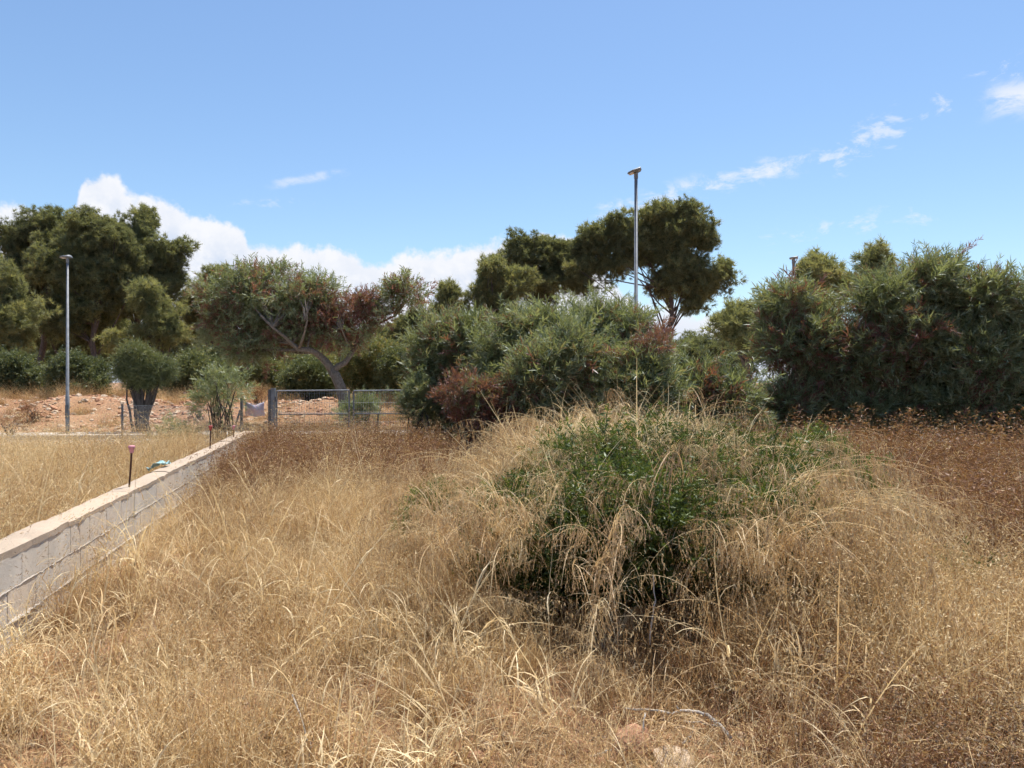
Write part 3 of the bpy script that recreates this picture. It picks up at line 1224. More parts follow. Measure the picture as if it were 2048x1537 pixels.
ACACIA_S = [t_acacia(s) for s in range(4)]
ACACIA_F = [t_acacia(40 + s, 12, 0.15, 0.024, 0.40) for s in range(3)]
PINE_S = [t_pine(50 + s, 42, 0.22, 0.023) for s in range(5)]
MASTIC_S = [t_small(60 + s, MASTIC, 54, 0.034, 0.0095, 0.2) for s in range(4)]
SCRUB_S = [t_small(70 + s, OLIVE, 27, 0.085, 0.03, 0.34, 1.2) for s in range(4)]
WILLOW_S = [t_small(75 + s, OLIVE, 30, 0.11, 0.02, 0.4, 1.1) for s in range(3)]


def plume(seed):
    """A leader shoot standing out of the bush."""
    r = rng(seed)
    m = MB()
    p = np.zeros(3)
    d = np.array([0, 0, 1.0])
    for k in range(5):
        d = unit(d + r.normal(0, 0.16, 3))
        merge(m, ACACIA_S[r.integers(4)], frame(d + r.normal(0, 0.3, 3), r.uniform(0, 6.283)) * r.uniform(0.7, 1.0), p, r.normal(0, 0.1))
        m.quad_strip([p, p + d * 0.13], [0.006, 0.005], unit(r.normal(0, 1, 3)), 0.3)
        p = p + d * 0.13
    return template(m, ACACIA, 'acacia_plume')


ACACIA_T = [clump(1000 + i, ACACIA_S, 19, 0.18, ACACIA, 'acacia_clump', dead=0.06) for i in range(6)] + [plume(1090 + i) for i in range(3)]
ACACIA_FAR = [clump(1010 + i, ACACIA_F, 20, 0.32, ACACIA, 'acacia_far_clump', 0.8, size=(0.7, 1.15), dead=0.05) for i in range(5)]
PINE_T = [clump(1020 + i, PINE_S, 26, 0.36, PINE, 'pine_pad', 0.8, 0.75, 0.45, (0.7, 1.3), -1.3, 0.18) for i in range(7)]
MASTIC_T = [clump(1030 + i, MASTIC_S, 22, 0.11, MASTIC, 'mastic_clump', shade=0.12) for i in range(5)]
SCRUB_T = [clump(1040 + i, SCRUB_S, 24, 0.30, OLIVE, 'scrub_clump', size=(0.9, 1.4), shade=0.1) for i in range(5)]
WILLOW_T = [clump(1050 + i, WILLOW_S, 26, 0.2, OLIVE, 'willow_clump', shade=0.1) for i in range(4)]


def turf(seed, w=0.5, n=30):
    """A half-metre patch of dry grass: many small tufts of several habits."""
    r = rng(seed)
    m = MB()
    tufts = [t_grass(seed * 10 + k, 30, (0.2, 0.6), 0.0042) for k in range(3)] + [t_grass(seed * 10 + 5 + k, 40, (0.12, 0.34), 0.0030, 4, 0.13, 1.0, 0.9) for k in range(2)]
    for k in range(n):
        merge(m, tufts[r.integers(5)], frame(unit(np.array([r.normal(0, 0.12), r.normal(0, 0.12), 1])), r.uniform(0, 6.283)) * r.uniform(0.7, 1.2),
              np.array([r.uniform(-w / 2, w / 2), r.uniform(-w / 2, w / 2), 0]), r.normal(0, 0.12))
    return template(m, STRAW, 'grass_patch')


TURF_T = [turf(s, 0.55, 17) for s in range(1, 10)]
TURF_THIN = [turf(s, 0.5, 9) for s in range(11, 15)]
STALK_S = [t_stalk(100 + s, 0.75 + 0.15 * (s % 5)) for s in range(14)]


def tussock(seed, n):
    """Stalks fanning out of one root."""
    r = rng(seed)
    m = MB()
    for k in range(n):
        merge(m, STALK_S[r.integers(len(STALK_S))], frame(unit(np.array([r.normal(0, 0.2), r.normal(0, 0.2), 1])), r.uniform(0, 6.283)) * r.uniform(0.5, 1.05), np.array([r.normal(0, 0.05), r.normal(0, 0.05), -0.02]), r.normal(0, 0.1))
    return template(m, STRAW, 'straw_tussock')


STALK_T = [tussock(1060 + i, (3, 5, 8, 13)[i % 4]) for i in range(8)]
FRINGE_S = [t_fringe(110 + s, 1.0 + 0.1 * (s % 4)) for s in range(9)]


def fringe_tuft(seed, n):
    """A few arching feathery stems leaning roughly the same way (+x)."""
    r = rng(seed)
    m = MB()
    for k in range(n):
        merge(m, FRINGE_S[r.integers(len(FRINGE_S))], frame(np.array([r.normal(0, 0.12), r.normal(0, 0.12), 1]), 0.0) @ np.array([[math.cos(q), -math.sin(q), 0], [math.sin(q), math.cos(q), 0], [0, 0, 1]]) * r.uniform(0.7, 1.15)
              if (q := r.normal(0, 0.55)) is not None else None, np.array([r.normal(0, 0.06), r.normal(0, 0.06), r.normal(0, 0.05)]), r.normal(0, 0.12))
    return template(m, FRINGE, 'feathery_tuft')


FRINGE_T = [fringe_tuft(1070 + i, 3 + i % 3) for i in range(8)]
HERB_T = [t_herb(130 + s, 0.62, 20, None, 0.0065, 24) for s in range(6)]
OAT_T = [t_oat(140 + s) for s in range(3)]


def scatter_group(templates):
    ng = bpy.data.node_groups.new('scatter', 'GeometryNodeTree')
    ng.interface.new_socket('Geometry', in_out='INPUT', socket_type='NodeSocketGeometry')
    ng.interface.new_socket('Geometry', in_out='OUTPUT', socket_type='NodeSocketGeometry')
    g = NT(ng)
    gi, go = g.add('NodeGroupInput'), g.add('NodeGroupOutput')
    join = g.add('GeometryNodeJoinGeometry')
    for t in reversed(templates):
        oi = g.add('GeometryNodeObjectInfo')
        oi.inputs['Object'].default_value = t
        oi.inputs['As Instance'].default_value = False
        gt = g.add('GeometryNodeGeometryToInstance')
        g.l.new(oi.outputs['Geometry'], gt.inputs[0])
        g.l.new(gt.outputs[0], join.inputs[0])

    def attr(name, typ):
        a = g.add('GeometryNodeInputNamedAttribute', data_type=typ)
        a.inputs['Name'].default_value = name
        return next(s for s in a.outputs if s.enabled and s.name == 'Attribute')
    al = g.add('FunctionNodeAlignRotationToVector', axis='Z')
    g.l.new(attr('dir', 'FLOAT_VECTOR'), al.inputs['Vector'])
    aa = g.add('FunctionNodeAxisAngleToRotation')
    aa.inputs['Axis'].default_value = (0, 0, 1)
    g.l.new(attr('spin', 'FLOAT'), aa.inputs['Angle'])
    rr = g.add('FunctionNodeRotateRotation', rotation_space='LOCAL')
    g.l.new(al.outputs[0], rr.inputs[0])
    g.l.new(aa.outputs[0], rr.inputs[1])
    iop = g.add('GeometryNodeInstanceOnPoints')
    g.l.new(gi.outputs[0], iop.inputs['Points'])
    g.l.new(join.outputs[0], iop.inputs['Instance'])
    iop.inputs['Pick Instance'].default_value = True
    g.l.new(attr('pick', 'INT'), iop.inputs['Instance Index'])
    g.l.new(rr.outputs[0], iop.inputs['Rotation'])
    g.l.new(attr('size', 'FLOAT'), iop.inputs['Scale'])
    g.l.new(iop.outputs[0], go.inputs[0])
    return ng


_groups = {}


def scatter(name, pts, dirs, spin, size, tint, templates, parent=None, seed=1):
    pts = np.asarray(pts, np.float32)
    n = len(pts)
    key = tuple(t.name for t in templates)
    if key not in _groups:
        _groups[key] = scatter_group(templates)
    org = parent.location if parent is not None else Vector((0, 0, 0))
    me = bpy.data.meshes.new(name)
    me.vertices.add(n)
    me.vertices.foreach_set('co', (pts - np.array(org, np.float32)).ravel())
    r = rng(seed)
    for nm, typ, val in (('dir', 'FLOAT_VECTOR', dirs), ('spin', 'FLOAT', spin), ('size', 'FLOAT', size), ('tint', 'FLOAT', tint), ('pick', 'INT', r.integers(0, len(templates), n))):
        a = me.attributes.new(nm, typ, 'POINT')
        arr = np.asarray(val, np.int32 if typ == 'INT' else np.float32).ravel()
        a.data.foreach_set('vector' if typ == 'FLOAT_VECTOR' else 'value', arr)
    o = bpy.data.objects.new(name, me)
    COL.objects.link(o)
    if parent is not None:
        o.parent = parent
    md = o.modifiers.new('scatter', 'NODES')
    md.node_group = _groups[key]
    return o


def lobes_px(lst, d, deep=1.0):
    """(px, py, rx, ry[, shift in depth]) outlines -> ellipsoids with real depth at distance d."""
    out = []
    for q in lst:
        px, py, rx, ry = q[:4]
        dd = d + (q[4] if len(q) > 4 else 0)
        k = dd / F
        out.append((P(px, py, dd), np.array([rx * k, rx * k * deep, ry * k])))
    return out


def cluster_points(lobes, n_clusters, r, shell=0.45, up=0.35, power=1.2, reach=0.0, gap=1.3, hole=0.7):
    """Clumps spread through the lobes, denser towards their skin."""
    wts = np.array([np.prod(l[1]) ** (2 / 3) for l in lobes])
    wts = wts / wts.sum()
    C, U = [], []
    for _ in range(int(n_clusters * 1.25)):
        c, ra = lobes[r.choice(len(lobes), p=wts)]
        ra = np.maximum(ra - reach, 0.3 * ra)
        u = unit(r.normal(0, 1, 3))
        k = shell + (1 - shell) * r.random() ** (1 / power)
        if r.random() < 0.08:
            k *= r.uniform(1.0, 1.22)
        q = c + ra * u * k
        if mnoise.noise(Vector(q) * gap) < -0.12 and r.random() < hole:
            continue
        C.append(q)
        U.append(unit(unit(u / ra) * 0.6 + r.normal(0, 0.2, 3) + np.array([0, 0, up])))
    return np.array(C), np.array(U)


def break_lobes(lobes, r, n=3, spread=0.42, lo=0.5, hi=0.78):
    """Split each mass into a few uneven smaller ones so that outlines are not round."""
    out = []
    for c, ra in lobes:
        for _ in range(n):
            out.append((c + ra * unit(r.normal(0, 1, 3)) * spread * r.uniform(0.5, 1.2), ra * r.uniform(lo, hi)))
    return out


def limb_path(a, b, r, bow=0.15, n=6):
    a, b = np.asarray(a, float), np.asarray(b, float)
    L = np.linalg.norm(b - a)
    mid = (a + b) / 2 + np.array([0, 0, bow * L]) + r.normal(0, 0.05 * L, 3)
    pts = []
    for k in range(n + 1):
        t = k / n
        pts.append((1 - t) ** 2 * a + 2 * t * (1 - t) * mid + t * t * b + (r.normal(0, 0.012 * L, 3) if 0 < k < n else 0))
    return pts


def make_pine(label, group, d, base_px, lobes, seed, n_pads=None, tint=0.5, name='pine_tree', zbase=None, lean=0.0, tuft=1.0, dens=1.0):
    r = rng(seed)
    lb = [(c, ra * 1.08) for c, ra in lobes_px(lobes, d, 0.9)]
    x = (base_px - CX) / F * d
    zb = float(gz(x, d)) if zbase is None else zbase
    base = np.array([x, d, zb - 0.1])
    root = empty(name, base)
    tag(root, label, 'tree', group)
    top = max(lb, key=lambda l: l[0][2])[0]
    tp = top * 0.6 + np.mean([l[0] for l in lb], 0) * 0.4
    H = tp[2] - zb
    tr = limb_path(base, tp, r, 0.0, 8)
    m = MB()
    r0 = 0.018 * H + 0.05
    m.tube(tr, [r0 * (1 - 0.8 * k / 8) for k in range(9)], 9, True, 0.5, 0.12, r)
    m.build('trunk', BARK_PINE, root, True, origin=base)
    # wood between the main masses: each mass is joined to its nearest neighbour
    lb_fill = []
    for i_, (c, ra) in enumerate(lb):
        o_ = sorted((np.linalg.norm(c - c2), k) for k, (c2, _) in enumerate(lb) if k != i_)[:2]
        for _, k in o_:
            lb_fill.append(((c + lb[k][0]) / 2, (ra + lb[k][1]) / 2))
    area = sum(l[1][0] * l[1][2] for l in lb) * 1.35
    npad = n_pads or int(max(26, area * 17 * dens))
    C, U = cluster_points(break_lobes(lb, r, 4) + [(c, ra * 0.8) for c, ra in lb_fill], npad, r, 0.1, 0.75, reach=0.0, gap=1.5, hole=0.3)
    npad = len(C)
    m = MB()
    for c in C[:: max(1, npad // 30)]:
        f = np.clip(r.uniform(0.35, 0.9), 0, 1)
        s = tr[int(f * 8)]
        if s[2] > c[2] + 1.5:
            s = tr[max(2, int(f * 4))]
        m.tube(limb_path(s, c, r, 0.06, 5), [0.06, 0.05, 0.04, 0.03, 0.022, 0.012], 5)
    tag(m.build('branchwork', BARK_PINE, root, True, origin=base), kind='stuff')
    ti = np.clip(tint + r.normal(0, 0.11, npad), 0, 1)
    U[:, 2] += 0.5
    o = scatter('crown', C, U, r.uniform(0, 6.283, npad), r.uniform(0.6, 1.3, npad) * tuft, ti, PINE_T, root, seed)
    tag(o, kind='stuff')
    return root


def dry_field(pts, r, amount, patches, green=0.3):
    """Where acacia twigs have died back: red-brown patches given as (centre, radius, chance)."""
    t = np.clip(r.normal(green, 0.12, len(pts)), 0, 0.6)
    dead = r.random(len(pts)) < amount
    for c, ra, ch in patches:
        dd = np.linalg.norm((pts - c) / ra, axis=1)
        dead |= (r.random(len(pts)) < ch * np.clip(1.35 - dd, 0, 1))
    t[dead] = np.clip(r.normal(0.88, 0.07, dead.sum()), 0.76, 1)
    return t


def make_shrub(name, label, cat, group, base, lobes, seed, templates, bark, n_clusters, size=(0.8, 1.25), shell=0.5, up=0.4,
               tint=None, dry=0.0, patches=(), stems=8, stem_r=0.025, flat=1.0, crown='crown', hollow=None, green=0.3, solid=False):
    r = rng(seed)
    base = np.asarray(base, float)
    root = empty(name, base)
    tag(root, label, cat, group)
    reach = {'acacia_clump': 0.40, 'mastic_clump': 0.22, 'scrub_clump': 0.5, 'willow_clump': 0.42}.get(templates[0].name, 0.2) * (size[0] + size[1]) / 2
    pts, dirs = cluster_points(lobes if solid else break_lobes(lobes, r), n_clusters, r, shell, up, reach=reach * (1.0 if solid else 0.55))
    zg = gz(pts[:, 0], pts[:, 1])
    ok = pts[:, 2] > zg + 0.05
    if hollow is not None:
        ok &= hollow(pts)
    pts, dirs = pts[ok], dirs[ok]
    C = pts
    m = MB()
    for c in C[:: max(1, len(C) // max(1, stems * 4))]:
        s = base + np.array([r.normal(0, 0.12), r.normal(0, 0.1), -0.05])
        m.tube(limb_path(s, c, r, 0.10, 6), [stem_r * q for q in (1, 0.85, 0.7, 0.55, 0.4, 0.28, 0.15)], 5)
    tag(m.build('branchwork', bark, root, True, origin=base), kind='stuff')
    if tint is None:
        ti = dry_field(pts, r, dry, patches, green)
    else:
        ti = np.clip(tint + r.normal(0, 0.12, len(pts)), 0, 1)
    o = scatter(crown, pts, dirs, r.uniform(0, 6.283, len(pts)), r.uniform(*size, len(pts)), ti, templates, root, seed)
    tag(o, kind='stuff')
    return root


# ------------------------------------------------------------------ pines
G1, G2, G3 = 'pines of the wood on the left', 'pines behind the middle shrubs', 'pine tops behind the right shrub'
make_pine('tall pine with ragged top at the far left edge, sky showing through', G1, 42, 70, [(90, 440, 62, 36), (25, 480, 38, 34), (55, 545, 70, 50), (120, 520, 60, 45), (20, 610, 50, 40)], 201, tint=0.38)
make_pine('dense pine just right of the left street lamp, second from the left edge', G1, 41, 175, [(185, 455, 55, 38), (150, 530, 70, 50), (205, 540, 60, 50), (170, 620, 75, 50), (110, 640, 50, 45), (232, 490, 44, 42), (235, 560, 66, 48)], 202, tint=0.46)
make_pine('broad pine with an outlying branch against the white cloud', G1, 43, 285, [(275, 445, 45, 32), (290, 510, 55, 42), (352, 500, 28, 24), (340, 535, 30, 20), (255, 580, 70, 50), (310, 600, 60, 45), (330, 560, 50, 40), (240, 480, 40, 34)], 203, tint=0.45)
make_pine('low bright pine in the lower left corner of the wood', G1, 35, 15, [(5, 560, 34, 40), (20, 620, 50, 40), (40, 670, 45, 34), (-10, 680, 40, 40)], 204, tint=0.6)
make_pine('small yellow green pine at the right end of the left wood', G1, 36, 325, [(300, 590, 34, 22), (320, 640, 48, 28), (345, 680, 40, 22), (240, 680, 30, 20)], 205, tint=0.66)
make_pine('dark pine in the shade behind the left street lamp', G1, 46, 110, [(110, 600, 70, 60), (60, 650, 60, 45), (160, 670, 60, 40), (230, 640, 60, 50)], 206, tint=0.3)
make_pine('pine top showing over the left shoulder of the forked acacia', G1, 47, 430, [(440, 555, 38, 28), (405, 600, 50, 40), (460, 610, 55, 45), (380, 650, 45, 40)], 207, tint=0.52)
make_pine('dark pine directly behind the crown of the forked acacia', G1, 50, 585, [(560, 640, 90, 45), (650, 650, 90, 45), (600, 600, 60, 30)], 208, tint=0.36)
make_pine('pine between the forked acacia and the middle shrubs', G2, 44, 815, [(810, 670, 40, 38), (835, 640, 26, 34), (775, 690, 40, 30)], 209, tint=0.5)
make_pine('small light green pine left of the middle pines', G2, 40, 890, [(900, 590, 26, 24), (878, 625, 24, 28), (912, 632, 34, 30), (890, 670, 40, 30)], 210, tint=0.66)
make_pine('rounded olive green pine, third from the right of the middle pines', G2, 40, 1000, [(985, 550, 42, 32), (1030, 570, 40, 30), (965, 590, 30, 28), (1000, 610, 60, 30)], 211, tint=0.58)
make_pine('dark flat topped pine left of the tall middle pine', G2, 45, 1078, [(1050, 487, 48, 26), (1108, 492, 40, 26), (1060, 535, 60, 34), (1130, 530, 40, 34), (1085, 580, 60, 30)], 212, tint=0.4)
make_pine('tallest spreading pine behind the middle street lamp', G2, 44, 1322, [(1380, 424, 42, 26), (1318, 436, 48, 30), (1240, 452, 46, 28), (1190, 475, 30, 24), (1395, 478, 50, 34), (1300, 500, 64, 36), (1225, 520, 52, 38), (1445, 535, 32, 24), (1415, 575, 46, 28), (1375, 618, 38, 20), (1320, 570, 55, 34), (1170, 560, 40, 30), (1370, 530, 58, 36), (1340, 475, 54, 32), (1165, 505, 40, 34), (1270, 490, 50, 34), (1385, 560, 40, 30)], 213, tint=0.48)
make_pine('pine top beside the distant street lamp above the right shrub', G3, 30, 1640, [(1642, 530, 36, 26), (1605, 560, 30, 24), (1660, 575, 50, 30)], 214, tint=0.62)
make_pine('small pine top nearest the middle of the right shrub line', G3, 30, 1752, [(1755, 522, 20, 20), (1745, 560, 30, 30)], 215, tint=0.6)
make_pine('young pine in the gap left of the right shrub', G3, 24, 1500, [(1510, 600, 16, 22), (1480, 635, 26, 22), (1445, 655, 22, 16), (1500, 670, 40, 26)], 216, tint=0.6)
for i, (bx, by, rr) in enumerate([(-90, 640, 110), (80, 690, 120), (260, 680, 110), (440, 690, 110), (620, 690, 110), (770, 690, 90), (930, 690, 110), (1120, 680, 120), (1420, 700, 110), (1700, 690, 130), (2000, 680, 140), (2250, 660, 140)]):
    names = ['beyond the left picture edge', 'behind the left street lamp', 'behind the round headed small tree', 'behind the green sapling', 'behind the acacia trunk', 'behind the gate', 'behind the red shrub', 'behind the middle street lamp', 'behind the gap of sky', 'behind the distant lamp', 'behind the right shrub', 'past the right picture edge']
    make_pine('distant dark pine at the back of the wood ' + names[i], 'far pines closing the view', 62, bx, [(bx - rr * 0.3, by, rr * 0.6, 42), (bx + rr * 0.4, by + 12, rr * 0.55, 38), (bx, by + 36, rr, 34)], 230 + i, tint=0.3, tuft=1.5, dens=0.5)

# ------------------------------------------------------------------ forked acacia
def build_acacia_tree():
    r = rng(301)
    d = 25.0
    base = P(690, 822, d)
    base[2] = float(gz(base[0], base[1])) - 0.05
    root = empty('acacia_tree', base)
    tag(root, 'spreading grey green acacia with a forked pale trunk and russet dead leaves', 'tree')
    q = lambda px, py, dy=0.0: P(px, py, d + dy)
    m = MB()
    m.tube([base + [0.05, 0, -0.1], base + [0.02, 0, 0.1], q(688, 800), q(680, 772), q(671, 752), q(664, 741)], [0.30, 0.235, 0.195, 0.18, 0.17, 0.15], 12, True, 0.5, 0.06, r)
    m.build('trunk', BARK_ACACIA, root, True, origin=base)

    def limb(pts, r0, r1):
        m = MB()
        n = len(pts) - 1
        m.tube(pts, [r0 + (r1 - r0) * k / n for k in range(n + 1)], 10, True, 0.5, 0.07, r)
        m.build('limb', BARK_ACACIA, root, True, origin=pts[0])
    limb([q(667, 746), q(655, 728), q(643, 715), q(630, 705, -0.2), q(615, 700, -0.4), q(598, 699, -0.5), q(584, 688, -0.6), q(570, 674, -0.8), q(545, 655, -1), q(520, 630, -1)], 0.145, 0.03)
    limb([q(667, 744), q(676, 733), q(690, 726), q(700, 712, 0.3), q(708, 698, 0.4), q(722, 680, 0.4), q(738, 660, 0.5), q(760, 646, 0.5), q(790, 632, 0.5), q(806, 605, 0.4)], 0.12, 0.022)
    limb([q(626, 705, -0.2), q(600, 706, 0.2), q(570, 702, 0.5), q(530, 700, 0.6), q(490, 690, 0.8), q(450, 670, 0.8)], 0.06, 0.015)
    limb([q(706, 700, 0.4), q(694, 685, -0.2), q(684, 660, -0.6), q(676, 630, -0.8)], 0.05, 0.012)
    limb([q(598, 699, -0.5), q(606, 676, -1.0), q(615, 640, -1.4), q(610, 600, -1.5)], 0.05, 0.012)
    lob = lobes_px([(530, 556, 95, 34), (470, 590, 75, 42), (600, 592, 80, 44), (432, 630, 42, 36), (550, 630, 80, 32), (650, 612, 62, 40), (715, 612, 55, 34),
                    (800, 580, 42, 38), (770, 640, 45, 26), (480, 665, 80, 24), (665, 660, 50, 28), (560, 676, 60, 20), (830, 600, 18, 26), (430, 680, 46, 28), (500, 700, 60, 22), (720, 670, 60, 26), (600, 655, 50, 24)], d, 0.75)
    C, dirs = cluster_points(break_lobes(lob, r), 390, r, 0.3, 0.35, reach=0.2)
    pts = C
    pat = [(P(700, 625, d), np.array([0.9, 3, 0.7]), 0.75), (P(640, 640, d), np.array([0.8, 3, 0.6]), 0.55), (P(745, 600, d), np.array([0.5, 2, 0.6]), 0.8), (P(690, 680, d), np.array([0.7, 2, 0.5]), 0.6), (P(430, 600, d), np.array([0.8, 2, 0.8]), 0.3)]
    ti = dry_field(pts, r, 0.14, pat)
    ti = np.where(ti < 0.7, np.clip(ti + 0.06, 0, 0.6), ti)
    m = MB()
    starts = [q(615, 700, -0.4), q(584, 688, -0.6), q(545, 655, -1), q(708, 698, 0.4), q(738, 660, 0.5), q(530, 700, 0.6), q(684, 660, -0.6), q(610, 640, -1.3), q(790, 632, 0.5)]
    for c in C[::4]:
        s = min(starts, key=lambda w: np.linalg.norm(w - c) + (3 if w[2] > c[2] else 0))
        m.tube(limb_path(s, c, r, 0.03, 5), [0.04, 0.032, 0.026, 0.02, 0.014, 0.008], 5)
    tag(m.build('branchwork', BARK_ACACIA, root, True, origin=base), kind='stuff')
    tag(scatter('crown', pts, dirs, r.uniform(0, 6.283, len(pts)), r.uniform(0.7, 1.15, len(pts)), ti, ACACIA_FAR, root, 301), kind='stuff')


build_acacia_tree()


# ------------------------------------------------------------------ acacia thickets
def at_ground(px, d):
    x = (px - CX) / F * d
    return np.array([x, d, float(gz(x, d))])


GA = 'acacia shrubs crowding the field edge'
make_shrub('acacia_shrub', 'grey green acacia shrub at the left of the middle thicket', 'shrub', GA, at_ground(905, 14.2),
           lobes_px([(905, 693, 66, 44), (870, 715, 46, 48), (950, 678, 50, 34), (930, 720, 60, 56), (855, 728, 24, 34), (910, 770, 50, 40), (870, 810, 50, 40), (930, 830, 50, 36)], 14.2, 0.8),
           401, ACACIA_T, BARK_DARK, 290, green=0.36, dry=0.12, patches=[(P(900, 740, 13.6), np.array([0.5, 1, 0.4]), 0.4)])
make_shrub('acacia_shrub', 'tall bluish green acacia shrub below the middle street lamp', 'shrub', GA, at_ground(1160, 13.2),
           lobes_px([(1075, 680, 80, 34), (1190, 662, 85, 34), (1275, 668, 50, 38), (1150, 720, 110, 44), (1030, 730, 70, 46), (1270, 720, 56, 40)], 13.2, 0.75),
           402, ACACIA_T, BARK_DARK, 520, green=0.40, dry=0.04, patches=[(P(1285, 700, 12.4), np.array([0.45, 1.2, 0.35]), 0.95), (P(1150, 670, 12.4), np.array([0.3, 1, 0.3]), 0.5)])
make_shrub('acacia_shrub', 'silvery acacia shrub at the front of the middle thicket behind the grassy bush', 'shrub', GA, at_ground(1180, 11.6),
           lobes_px([(1070, 767, 75, 40), (1180, 757, 90, 46), (1290, 777, 80, 44), (1120, 712, 50, 26), (1050, 790, 50, 28), (1200, 790, 90, 40)], 11.6, 0.7),
           403, ACACIA_T, BARK_DARK, 430, green=0.42, dry=0.06, patches=[(P(1260, 715, 11.2), np.array([0.35, 1, 0.25]), 0.7)])
make_shrub('acacia_shrub', 'low acacia shrub in the dip between the two thickets', 'shrub', GA, at_ground(1420, 12.4),
           lobes_px([(1420, 820, 75, 36), (1400, 780, 40, 16), (1470, 790, 36, 30), (1350, 810, 36, 34), (1440, 860, 70, 40)], 12.4, 0.7),
           404, ACACIA_T, BARK_DARK, 170, dry=0.14)
make_shrub('acacia_shrub', 'acacia shrub at the left end of the big right thicket', 'shrub', GA, at_ground(1600, 13.2),
           lobes_px([(1575, 618, 66, 38), (1545, 668, 44, 50), (1610, 688, 80, 60), (1580, 720, 80, 60), (1640, 638, 50, 40), (1640, 770, 70, 44), (1570, 810, 80, 50), (1660, 830, 70, 40)], 13.2, 0.8),
           405, ACACIA_T, BARK_DARK, 420, size=(0.55, 1.2), green=0.36, dry=0.12, patches=[(P(1600, 670, 12.4), np.array([0.7, 1.2, 0.35]), 0.6), (P(1545, 640, 12.6), np.array([0.25, 1, 0.4]), 0.5)])
make_shrub('acacia_shrub', 'tallest acacia shrub in the middle of the right thicket', 'shrub', GA, at_ground(1790, 12.8),
           lobes_px([(1745, 603, 74, 36), (1845, 566, 84, 44), (1790, 688, 120, 66), (1730, 730, 90, 64), (1860, 730, 100, 66), (1900, 638, 60, 50), (1730, 820, 80, 50), (1830, 820, 90, 50)], 12.8, 0.8),
           406, ACACIA_T, BARK_DARK, 560, size=(0.55, 1.2), green=0.36, dry=0.12, patches=[(P(1780, 660, 11.8), np.array([0.9, 1.4, 0.4]), 0.65), (P(1700, 800, 11.8), np.array([0.9, 1, 0.3]), 0.5)])
make_shrub('acacia_shrub', 'bushy acacia shrub cut by the right picture edge', 'shrub', GA, at_ground(2020, 12.2),
           lobes_px([(1985, 608, 66, 38), (2060, 598, 70, 44), (2000, 698, 90, 66), (2100, 708, 80, 80), (1970, 740, 90, 66), (2080, 760, 90, 60), (1950, 830, 90, 50), (2060, 830, 90, 50)], 12.2, 0.8),
           407, ACACIA_T, BARK_DARK, 540, size=(0.55, 1.2), green=0.36, dry=0.10, patches=[(P(2040, 620, 11.5), np.array([0.5, 1, 0.2]), 0.4)])
make_shrub('dying_shrub', 'rusty red dying shrub at the left foot of the middle thicket', 'shrub', None, at_ground(950, 11.4),
           lobes_px([(905, 790, 34, 18), (950, 805, 44, 26), (985, 835, 44, 26), (930, 830, 40, 24), (1010, 810, 24, 20)], 11.4, 0.8),
           408, ACACIA_T, BARK_DARK, 90, (0.5, 0.85), dry=0.9)
make_shrub('dying_shrub', 'dark red withered shrub among the green acacias below the middle street lamp', 'shrub', None, at_ground(1275, 11.3),
           lobes_px([(1270, 705, 38, 22), (1310, 695, 22, 18), (1250, 730, 26, 18), (1285, 740, 30, 20)], 11.3, 0.7),
           413, ACACIA_T, BARK_DARK, 46, (0.4, 0.7), dry=0.95)
make_shrub('spurge_bush', 'blue green spiky bush at the right end of the gate', 'bush', None, at_ground(845, 13.6),
           lobes_px([(845, 795, 40, 30), (835, 830, 40, 26), (870, 815, 24, 24)], 13.6, 0.8),
           409, ACACIA_T, BARK_DARK, 50, (0.45, 0.75), up=0.9, tint=0.36)
make_shrub('spurge_bush', 'low green spiky bush seen through the right gate leaf', 'bush', None, at_ground(745, 20.0) * [1, 1, 0] + [0, 0, 0.0],
           lobes_px([(735, 822, 42, 22), (770, 812, 24, 20), (700, 830, 20, 14)], 20.0, 0.8),
           410, ACACIA_T, BARK_DARK, 46, (0.6, 0.9), up=0.9, tint=0.24)
make_shrub('acacia_sapling', 'bright green acacia sapling on thin stems behind the far end of the wall', 'sapling', None, at_ground(440, 16.6),
           lobes_px([(450, 768, 44, 24), (430, 796, 30, 24), (478, 786, 24, 22), (428, 835, 18, 20)], 16.6, 0.8),
           411, ACACIA_FAR, BARK_DARK, 56, (0.5, 0.8), tint=0.42, stems=4, stem_r=0.03)
make_shrub('grassy_bush', 'low green bush mixed with straw beside the wall at the left', 'bush', None, at_ground(350, 16.2),
           lobes_px([(345, 865, 38, 26), (380, 880, 30, 22), (320, 880, 26, 18)], 16.2, 0.8),
           412, ACACIA_T, BARK_DARK, 60, (0.45, 0.8), up=0.8, tint=0.33)


def build_round_tree():
    d = 22.9
    base = at_ground(286, d)
    lob = lobes_px([(275, 735, 50, 30), (245, 745, 32, 26), (310, 745, 30, 30), (285, 765, 38, 14), (268, 712, 36, 18)], d, 0.9)
    root = make_shrub('carob_tree', 'small round headed tree on a thick dark forked trunk at the left', 'tree', None, base, lob, 421, WILLOW_T, BARK_DARK, 90, (0.55, 0.9), tint=0.5, stems=5, stem_r=0.05)
    m = MB()
    q = lambda px, py: P(px, py, d)
    r = rng(4)
    m.tube([base + [0.06, 0, -0.1], q(287, 850), q(284, 825), q(279, 800), q(272, 780), q(262, 762)], [0.20, 0.155, 0.15, 0.14, 0.11, 0.07], 10, True, 0.5, 0.07, r)
    m.build('trunk', BARK_DARK, root, True, origin=base)
    m = MB()
    m.tube([q(285, 832), q(292, 815), q(297, 795), q(300, 770)], [0.09, 0.10, 0.08, 0.05], 9, True, 0.5, 0.07, r)
    m.build('limb', BARK_DARK, root, True, origin=q(285, 832))


build_round_tree()

